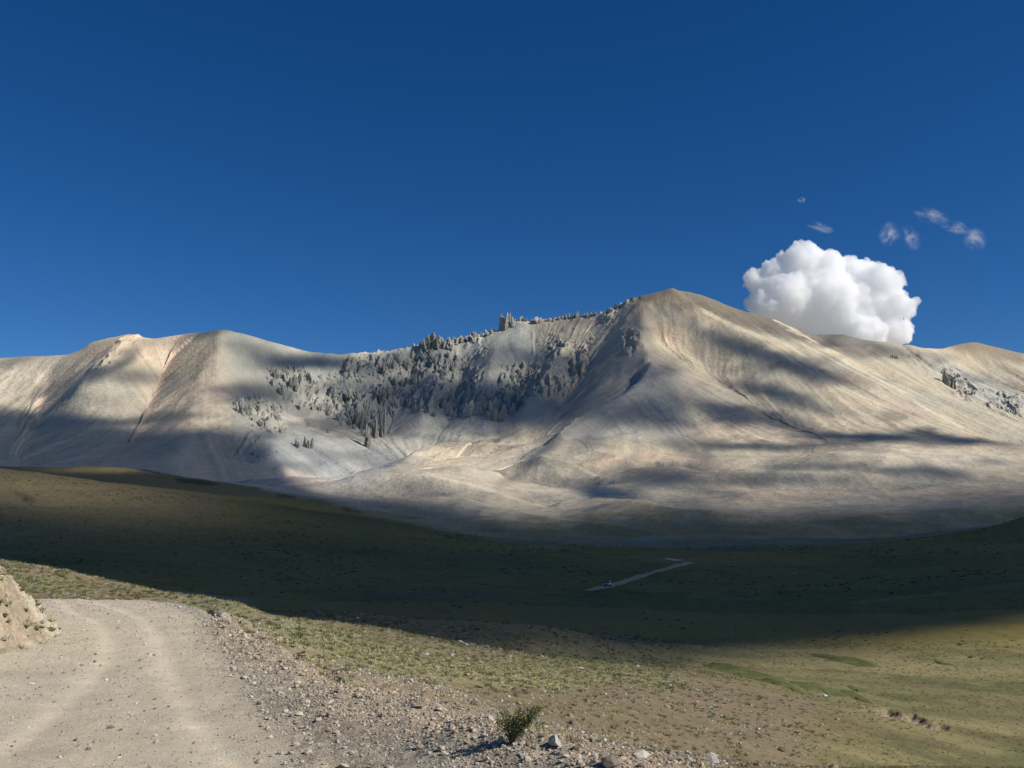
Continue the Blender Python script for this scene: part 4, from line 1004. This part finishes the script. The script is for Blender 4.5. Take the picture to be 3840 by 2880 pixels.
# ---------------------------------------------------------------- far road in the valley
def ribbon(name, pts, width, col, label, lift=.12):
    C_ = []
    for (a, b) in zip(pts[:-1], pts[1:]):
        for f in np.linspace(0, 1, 24, endpoint=False):
            h = hit(a[0] + (b[0] - a[0]) * f, a[1] + (b[1] - a[1]) * f, 160)
            if h: C_.append(h[:2])
    C_ = np.array(C_); k = np.ones(9) / 9
    if len(C_) > 20: C_ = np.stack([np.convolve(C_[:, 0], k, 'valid'), np.convolve(C_[:, 1], k, 'valid')], -1)
    width = (width * (1 + .35 * fbm(C_[:, 0], C_[:, 1], 9, 3, 77)))[:, None] * np.ones((1, 2))
    T_ = np.gradient(C_, axis=0); T_ /= np.linalg.norm(T_, axis=1, keepdims=True) + 1e-9; Nn = np.stack([-T_[:, 1], T_[:, 0]], -1)
    cols = [];
    for s in np.linspace(-1, 1, 7):
        p = C_ + Nn * s * width / 2; cols.append(np.column_stack([p, ground_z(p[:, 0], p[:, 1]) + lift - .10 * abs(s)]))
    V = np.stack(cols, 1); n, m = V.shape[:2]; g = np.arange(n * m).reshape(n, m)
    o = mesh_np(name, V.reshape(-1, 3), np.stack([g[:-1, :-1], g[1:, :-1], g[1:, 1:], g[:-1, 1:]], -1).reshape(-1, 4), M_road, col=np.tile([*col, 1], (n * m, 1)))
    return tag(o, label, "road", kind="structure")
ribbon("far_road", [(1262, 1277), (1292, 1271), (1330, 1262), (1380, 1246), (1430, 1231), (1470, 1220), (1498, 1213)], 5.0, (.58, .44, .20), "pale dirt road crossing the shaded valley")
ribbon("far_track", [(1436, 1206), (1452, 1208), (1472, 1212)], 7, (.62, .55, .44), "short pale track beyond the far road")

# ---------------------------------------------------------------- rock pinnacles of the basin wall and the crest
M_rock = ground_mat("crag_rock", (.05, .3), (.18, .25), 1.0, .25, 3.0, (1, 1, .35))
def spire_mesh(seed, slim=1.0):
    """a cluster of fluted, tapering rock blades, 1 unit tall"""
    r = np.random.default_rng(seed); VS, FS = [], []; off = 0
    for b in range(int(r.integers(3, 6))):
        hh = 1.0 if b == 0 else r.uniform(.35, .9); cx, cy = (0, 0) if b == 0 else r.uniform(-.42, .42, 2); m, n = 10, 8
        ph = r.uniform(0, 6.28); w0 = (.30 if b == 0 else r.uniform(.14, .26)) * slim; lx, ly = r.uniform(-.26, .26, 2); sq = r.uniform(.45, .9)
        flute = r.uniform(.72, 1.25, m)
        for i in range(n):
            f = i / (n - 1); w = w0 * (1.12 - f) ** sq * (1 + .22 * r.uniform(-1, 1)) + .012; 
            for j in range(m):
                a = j * 6.283 / m + ph; q = w * flute[j] * r.uniform(.85, 1.15)
                VS.append((cx + lx * f + math.cos(a) * q * 1.3, cy + ly * f + math.sin(a) * q * .7, (f * hh + (r.uniform(-.07, .07) if i else 0)) - (.35 if i == 0 else 0)))
        for i in range(n - 1):
            for j in range(m):
                k0 = off + i * m + j; k1 = off + i * m + (j + 1) % m; FS += [(k0, k1, k1 + m), (k0, k1 + m, k0 + m)]
        VS.append((cx + lx, cy + ly, hh * 1.03)); tp = len(VS) - 1
        for j in range(m): FS.append((off + (n - 1) * m + j, off + (n - 1) * m + (j + 1) % m, tp))
        off = len(VS)
    return np.array(VS), np.array(FS)
SP = [spire_mesh(800 + i, .85 + .1 * (i % 4)) for i in range(8)]
sp_me = []
for i, (V, F) in enumerate(SP):
    c = [np.array([.46, .44, .38]), np.array([.35, .34, .30]), np.array([.40, .385, .335]), np.array([.30, .29, .255])][i % 4]
    o = mesh_np("rock_pinnacle", V, F, M_rock, col=np.concatenate([np.tile(c, (len(V), 1)) * (.85 + .25 * V[:, 2:3]), np.ones((len(V), 1))], 1), smooth=False)
    sp_me.append(o.data); bpy.data.objects.remove(o)
def put_spire(px, py, hpx, label, group=None, slim=1.0, dmin=2100, skyl=False, i=None):
    h = hit(px, py, dmin)
    if h is None:
        u, _ = pix_ray(px, 0); 
        j = int(round(float(np.interp(float(u), UC, np.arange(NC))))); kk_ = int(np.argmax(Tt[:, j] * (DR > 2500) * (DR < 4200))); h = (float(u) * DR[kk_], DR[kk_], 0)
    H_ = hpx * h[1] / FD; o = bpy.data.objects.new("rock_pinnacle", sp_me[random.randrange(8) if i is None else i]); COL.objects.link(o)
    o.location = (h[0], h[1] - .08 * H_, float(ground_z(h[0], h[1])) - H_ * .08)
    wd = H_ * slim * random.uniform(.9, 1.45); o.scale = (wd, wd, H_); o.rotation_euler = (0, 0, random.uniform(0, 6.28))
    return tag(o, label, "rock pinnacle", group)
# the square tower and its neighbours on the crest
GC = "rock towers on the crest"
put_spire(1086, 708, 34, "tallest square rock tower standing on the crest, its left half", GC, .62, i=1); put_spire(1093, 706, 33, "right half of the tallest square rock tower on the crest", GC, .62, i=2)
put_spire(1101, 704, 31, "thin blade leaning on the right of the tallest crest tower", GC, .32, i=3); put_spire(1110, 700, 17, "low block right of the tallest crest tower", GC, .7, i=4)
put_spire(1247, 686, 15, "small pointed tower alone between the tallest tower and the summit", GC, .5, i=5)
for px, py, hp, lb in [(908, 752, 16, "leftmost tower of the cluster on the crest"), (916, 748, 22, "second tower from the left in the crest cluster"), (926, 745, 28, "third tower from the left in the crest cluster"), (936, 744, 31, "highest tower in the crest cluster"),
                       (946, 746, 28, "tower just right of the highest one in the crest cluster"), (955, 748, 22, "broad tower right of the middle of the crest cluster"), (966, 749, 25, "second tower from the right end of the crest cluster"), (976, 751, 28, "rightmost tower of the crest cluster")]:
    put_spire(px, py, hp * .85, lb, GC, .8)
GW = "large pinnacles low on the basin wall"
for px, py, hp, sl, lb in [(794, 966, 74, .36, "lowest and tallest pinnacle at the foot of the basin wall"), (812, 945, 76, .34, "tall slender pinnacle just right of the lowest one"), (829, 944, 80, .34, "tallest slender pinnacle at the right of the low group"), (783, 922, 48, .5, "broad dark pinnacle above the lowest one"),
                           (641, 964, 24, .7, "left one of the isolated rock stacks on the scree"), (661, 966, 34, .6, "middle isolated rock stack on the scree, the taller one"), (673, 966, 30, .6, "right isolated rock stack on the scree"), (708, 935, 14, .7, "small stack on the scree right of the isolated three"), (822, 920, 50, .4, "slender pinnacle behind the tallest low group")]:
    put_spire(px, py, hp * .72, lb, GW, sl * .8, i=(3, 7)[int(px) % 2])
for px in np.arange(990, 1345, 9.0):
    if abs(px - 1095) < 22: continue
    yy_ = float(curve_y(px, [(p[0], p[1]) for p in SKY]))
    put_spire(px + random.uniform(-4, 4), yy_ + 3, random.uniform(4, 11), "small jagged tooth of rock on the broken crest left of the summit", "rock teeth along the crest", random.uniform(.9, 1.6))
for px, py, hp, lb in [(1928, 772, 8, "left small rock tooth on the far right ridge"), (1938, 774, 8, "right small rock tooth on the far right ridge"), (2038, 806, 10, "upper pinnacle on the far right slope"), (2043, 830, 30, "largest crag on the far right slope"), (2050, 824, 20, "crag behind the largest one on the far right slope")]:
    put_spire(px, py, hp, lb, "rocks on the far right slope", .8)
polys = [(CRAGS[0][0], 175, 21), (CRAGS[1][0], 48, 17), (CRAGS[3][0], 50, 13), (CRAGS[7][0], 22, 12), (CRAGS[8][0], 26, 9), (CRAGS[2][0], 12, 8), (CRAGS[4][0], 12, 8), (CRAGS[5][0], 8, 7)]
BAND = [(500, 870), (600, 880), (700, 905), (760, 905), (810, 900), (900, 880), (960, 880), (1000, 905), (1100, 880), (1230, 830)]
cnt_ = 0; extra = []
bb = lambda p: (min(a for a, _ in p), max(a for a, _ in p), min(b for _, b in p), max(b for _, b in p))
for poly, n, hp in polys:
    x0, x1, y0, y1 = bb(poly); k = 0; tries = 0
    while k < n * 2.1 and tries < 9000:
        tries += 1
        ax, ay = random.uniform(x0, x1), random.uniform(y0, y1)
        if not inside(np.array([ax]), np.array([ay]), poly)[0]: continue
        f = float(fbm(np.array([ax]), np.array([ay * 1.6]), 38, 2, 901)[0])
        db = float(seg_dist(np.array([ax]), np.array([ay]), BAND)[0])
        if random.random() > (.3 if ax < 780 else 0) + sstep(-.35, .35, f + .35 * math.exp(-(db / 22) ** 2)): continue
        big = hp * random.uniform(.25, 1.0) ** 1.3 * (1 + .5 * math.exp(-(db / 20) ** 2) * (poly is CRAGS[0][0]))
        if k < n * .62 and cnt_ < 225:
            put_spire(ax, ay + big * .4, big, "slender grey pinnacle among many in the crag bands of the mountain", "rock pinnacles of the crag bands", random.uniform(.42, .85)); cnt_ += 1
        else:
            h = hit(ax, ay, 2100)
            if h: extra.append((h[0], h[1], big * random.uniform(.4, .8) * h[1] / FD))
        k += 1
extra = np.array(extra); 
o = scatter("rock_spikes", SP, np.stack([extra[:, 0], extra[:, 1], ground_z(extra[:, 0], extra[:, 1]) - extra[:, 2] * .1], -1), np.stack([extra[:, 2] * .8, extra[:, 2] * .8, extra[:, 2]], -1), rng.uniform(0, 6.3, len(extra)),
            np.array([[.46, .445, .39]]) * rng.uniform(.8, 1.15, (len(extra), 1)), M_rock, tilt=.05)
tag(o, "small rock spikes filling the crag bands of the mountain", "rock spikes", kind="stuff")

# ---------------------------------------------------------------- bush on the berm
def tube(V, F, pts, r0, r1, m=4):
    k0 = len(V); n = len(pts)
    for i, p in enumerate(pts):
        r = r0 + (r1 - r0) * i / (n - 1)
        for j in range(m): a = j * 2 * math.pi / m; V.append((p[0] + math.cos(a) * r, p[1] + math.sin(a) * r, p[2]))
    for i in range(n - 1):
        for j in range(m):
            a = k0 + i * m + j; b = k0 + i * m + (j + 1) % m; F += [(a, b, b + m), (a, b + m, a + m)]
h = hit(1104, 1609); d0_ = h[1]; base = Vector((h[0], d0_ + .03, float(ground_z(h[0], d0_)) - .02)); mpp = d0_ / FD
bush = bpy.data.objects.new("bush", None); COL.objects.link(bush); bush.location = base
tag(bush, "green bush with a few yellow flowers growing on the berm, leaning right", "bush")
SV, SF, LV, LF, FV, FF2 = [], [], [], [], [], []
rb = random.Random(5)
tips = [(-22, 62), (-18, 74), (-10, 70), (-26, 48), (-6, 60), (0, 52), (8, 62), (16, 58), (14, 68), (24, 60), (32, 66), (40, 72), (48, 76), (56, 80), (62, 84), (66, 78), (46, 62), (36, 52), (26, 44), (18, 40), (10, 46), (28, 70), (22, 76), (-14, 52), (4, 36), (30, 36), (52, 66)]
def leaf(p, s):
    d = Vector((rb.gauss(0, 1), rb.gauss(0, 1), rb.gauss(.5, .8))).normalized(); e = d.cross(Vector((rb.gauss(0, 1), rb.gauss(0, 1), rb.gauss(0, 1)))).normalized() * s * .32
    k = len(LV); q = p + d * s
    LV.extend([tuple(p - e * .3), tuple(p + d * s * .5 + e), tuple(q), tuple(p + d * s * .5 - e)]); LF.extend([(k, k + 1, k + 2), (k, k + 2, k + 3)])
for tx, tz in tips:
    for rep in range(3):
        X1 = (tx + rb.uniform(-5, 5)) * mpp; Z1 = (tz + rb.uniform(-6, 3)) * mpp; Y1 = rb.uniform(-.13, .13)
        pts = []
        for i in range(7):
            f = i / 6; pts.append(Vector((X1 * (f ** 1.25) + rb.uniform(-.006, .006), Y1 * f + rb.uniform(-.006, .006), Z1 * (f ** .9))))
        tube(SV, SF, pts, .0032, .0010)
        for i in range(1, 7):
            dens = (7 if i > 3 else 1)
            for _ in range(dens):
                p = pts[i] + Vector((rb.gauss(0, .016), rb.gauss(0, .016), rb.gauss(0, .014))); leaf(p, rb.uniform(.013, .026))
            if i > 2:
                q = pts[i] + Vector((rb.gauss(0, .03), rb.gauss(0, .03), rb.uniform(.0, .04))); tube(SV, SF, [pts[i], (pts[i] + q) / 2 + Vector((0, 0, .005)), q], .0014, .0007)
                for _ in range(4): leaf(q + Vector((rb.gauss(0, .01), rb.gauss(0, .01), rb.gauss(0, .01))), rb.uniform(.008, .018))
        if rb.random() < .45:
            for _ in range(2):
                c = pts[-1] + Vector((rb.gauss(0, .012), rb.gauss(0, .012), rb.uniform(0, .015))); k = len(FV); r = .0055
                FV.extend([tuple(c + Vector(v) * r) for v in [(1, 0, 0), (-1, 0, 0), (0, 1, 0), (0, -1, 0), (0, 0, 1), (0, 0, -1)]])
                FF2.extend([(k, k + 2, k + 4), (k + 2, k + 1, k + 4), (k + 1, k + 3, k + 4), (k + 3, k, k + 4), (k + 2, k, k + 5), (k + 1, k + 2, k + 5), (k + 3, k + 1, k + 5), (k, k + 3, k + 5)])
def partm(name, V, F, c, parent, jit=0.0):
    V = np.array(V); cc = np.tile(np.array(c), (len(V), 1)) * (1 + jit * (rng.random((len(V), 1)) - .5))
    o = mesh_np(name, V, np.array(F), M_grass, col=np.concatenate([cc, np.ones((len(V), 1))], 1), smooth=False); o.parent = parent; return o
partm("stems", SV, SF, (.16, .12, .07), bush, .3); partm("foliage", LV, LF, (.088, .112, .045), bush, .9); partm("flowers", FV, FF2, (.70, .52, .10), bush, .3)

# ---------------------------------------------------------------- off-road car on the far road
def flat_mat(name, c, rough=.5, metal=0):
    m, nt, b = new_mat(name); b.inputs["Base Color"].default_value = (*c, 1); b.inputs["Roughness"].default_value = rough; b.inputs["Metallic"].default_value = metal
    b.inputs["Specular IOR Level"].default_value = .4
    nz_ = N(nt, "ShaderNodeTexNoise"); nz_.inputs["Scale"].default_value = 6; mr = N(nt, "ShaderNodeMapRange"); mr.inputs[3].default_value = rough * .8; mr.inputs[4].default_value = min(1, rough * 1.3)
    nt.links.new(nz_.outputs[0], mr.inputs[0]); nt.links.new(mr.outputs[0], b.inputs["Roughness"]); return m
MC = flat_mat("dusty_white_paint", (.60, .64, .64), .45); MG = flat_mat("dark_glass", (.015, .02, .025), .15); MB = flat_mat("black_rubber", (.03, .03, .03), .8); MM = flat_mat("grey_metal", (.35, .35, .35), .4, .8); ML = flat_mat("lamp_lens", (.8, .8, .75), .15)
def box(c, s, mat, name, parent, bev=.03, taper=None):
    bm = bmesh.new(); bmesh.ops.create_cube(bm, size=1)
    for v in bm.verts:
        if taper and v.co.z > 0: v.co.x *= taper[0]; v.co.y = v.co.y * taper[1] + taper[2]
        v.co = Vector((v.co.x * s[0], v.co.y * s[1], v.co.z * s[2])) + Vector(c)
    if bev: bmesh.ops.bevel(bm, geom=bm.edges[:], offset=bev, segments=2, affect='EDGES')
    return obj(name, bm, mat, parent, True)
def cyl(c, r, w, mat, name, parent, seg=20):
    bm = bmesh.new(); bmesh.ops.create_cone(bm, cap_ends=True, segments=seg, radius1=r, radius2=r, depth=w, matrix=Matrix.Translation(c) @ Matrix.Rotation(math.pi / 2, 4, 'Y'))
    bmesh.ops.bevel(bm, geom=[e for e in bm.edges], offset=.02, segments=1, affect='EDGES'); return obj(name, bm, mat, parent)
h = hit(1313, 1268, 160)
car = bpy.data.objects.new("off_road_car", None); COL.objects.link(car); car.location = (h[0], h[1], float(ground_z(h[0], h[1])) + .14); car.rotation_euler = (0, 0, math.radians(-12))
tag(car, "pale off-road car with a roof rack driving towards the viewer on the far road", "car")
# front of the car faces -y
bd = box((0, 0, .85), (1.86, 4.6, .72), MC, "body", car, .09); cb = box((0, .35, 1.47), (1.74, 2.9, .62), MC, "cabin", car, .06, (.86, .86, .12))
box((0, -1.02, 1.47), (1.44, .10, .46), MG, "windshield", car, .01, (.88, 1, .30)); box((0, 1.80, 1.47), (1.36, .06, .38), MG, "rear_window", car, .01)
for sx in (-1, 1):
    for yy, ln_ in ((-.45, .85), (.5, .85), (1.3, .55)): box((sx * .83, yy, 1.48), (.05, ln_, .36), MG, "side_window", car, .01)
    box((sx * .98, -.85, 1.28), (.18, .10, .16), MB, "mirror", car, .02); box((sx * .68, -2.31, .98), (.34, .06, .18), ML, "headlight", car, .02)
    for yy in (-1.42, 1.42):
        w_ = cyl((sx * .80, yy, .38), .38, .26, MB, "wheel", car); cyl((sx * .90, yy, .38), .22, .10, MM, "rim", w_, 14)
box((0, -2.33, .96), (.95, .06, .22), MB, "grille", car, .02); box((0, -2.36, .60), (1.80, .20, .22), MB, "bumper", car, .04)
rk = box((0, .4, 1.86), (1.3, 1.7, .05), MB, "roof_rack", car, .01); box((0, .4, 1.98), (1.1, 1.3, .22), MB, "luggage", rk, .05)
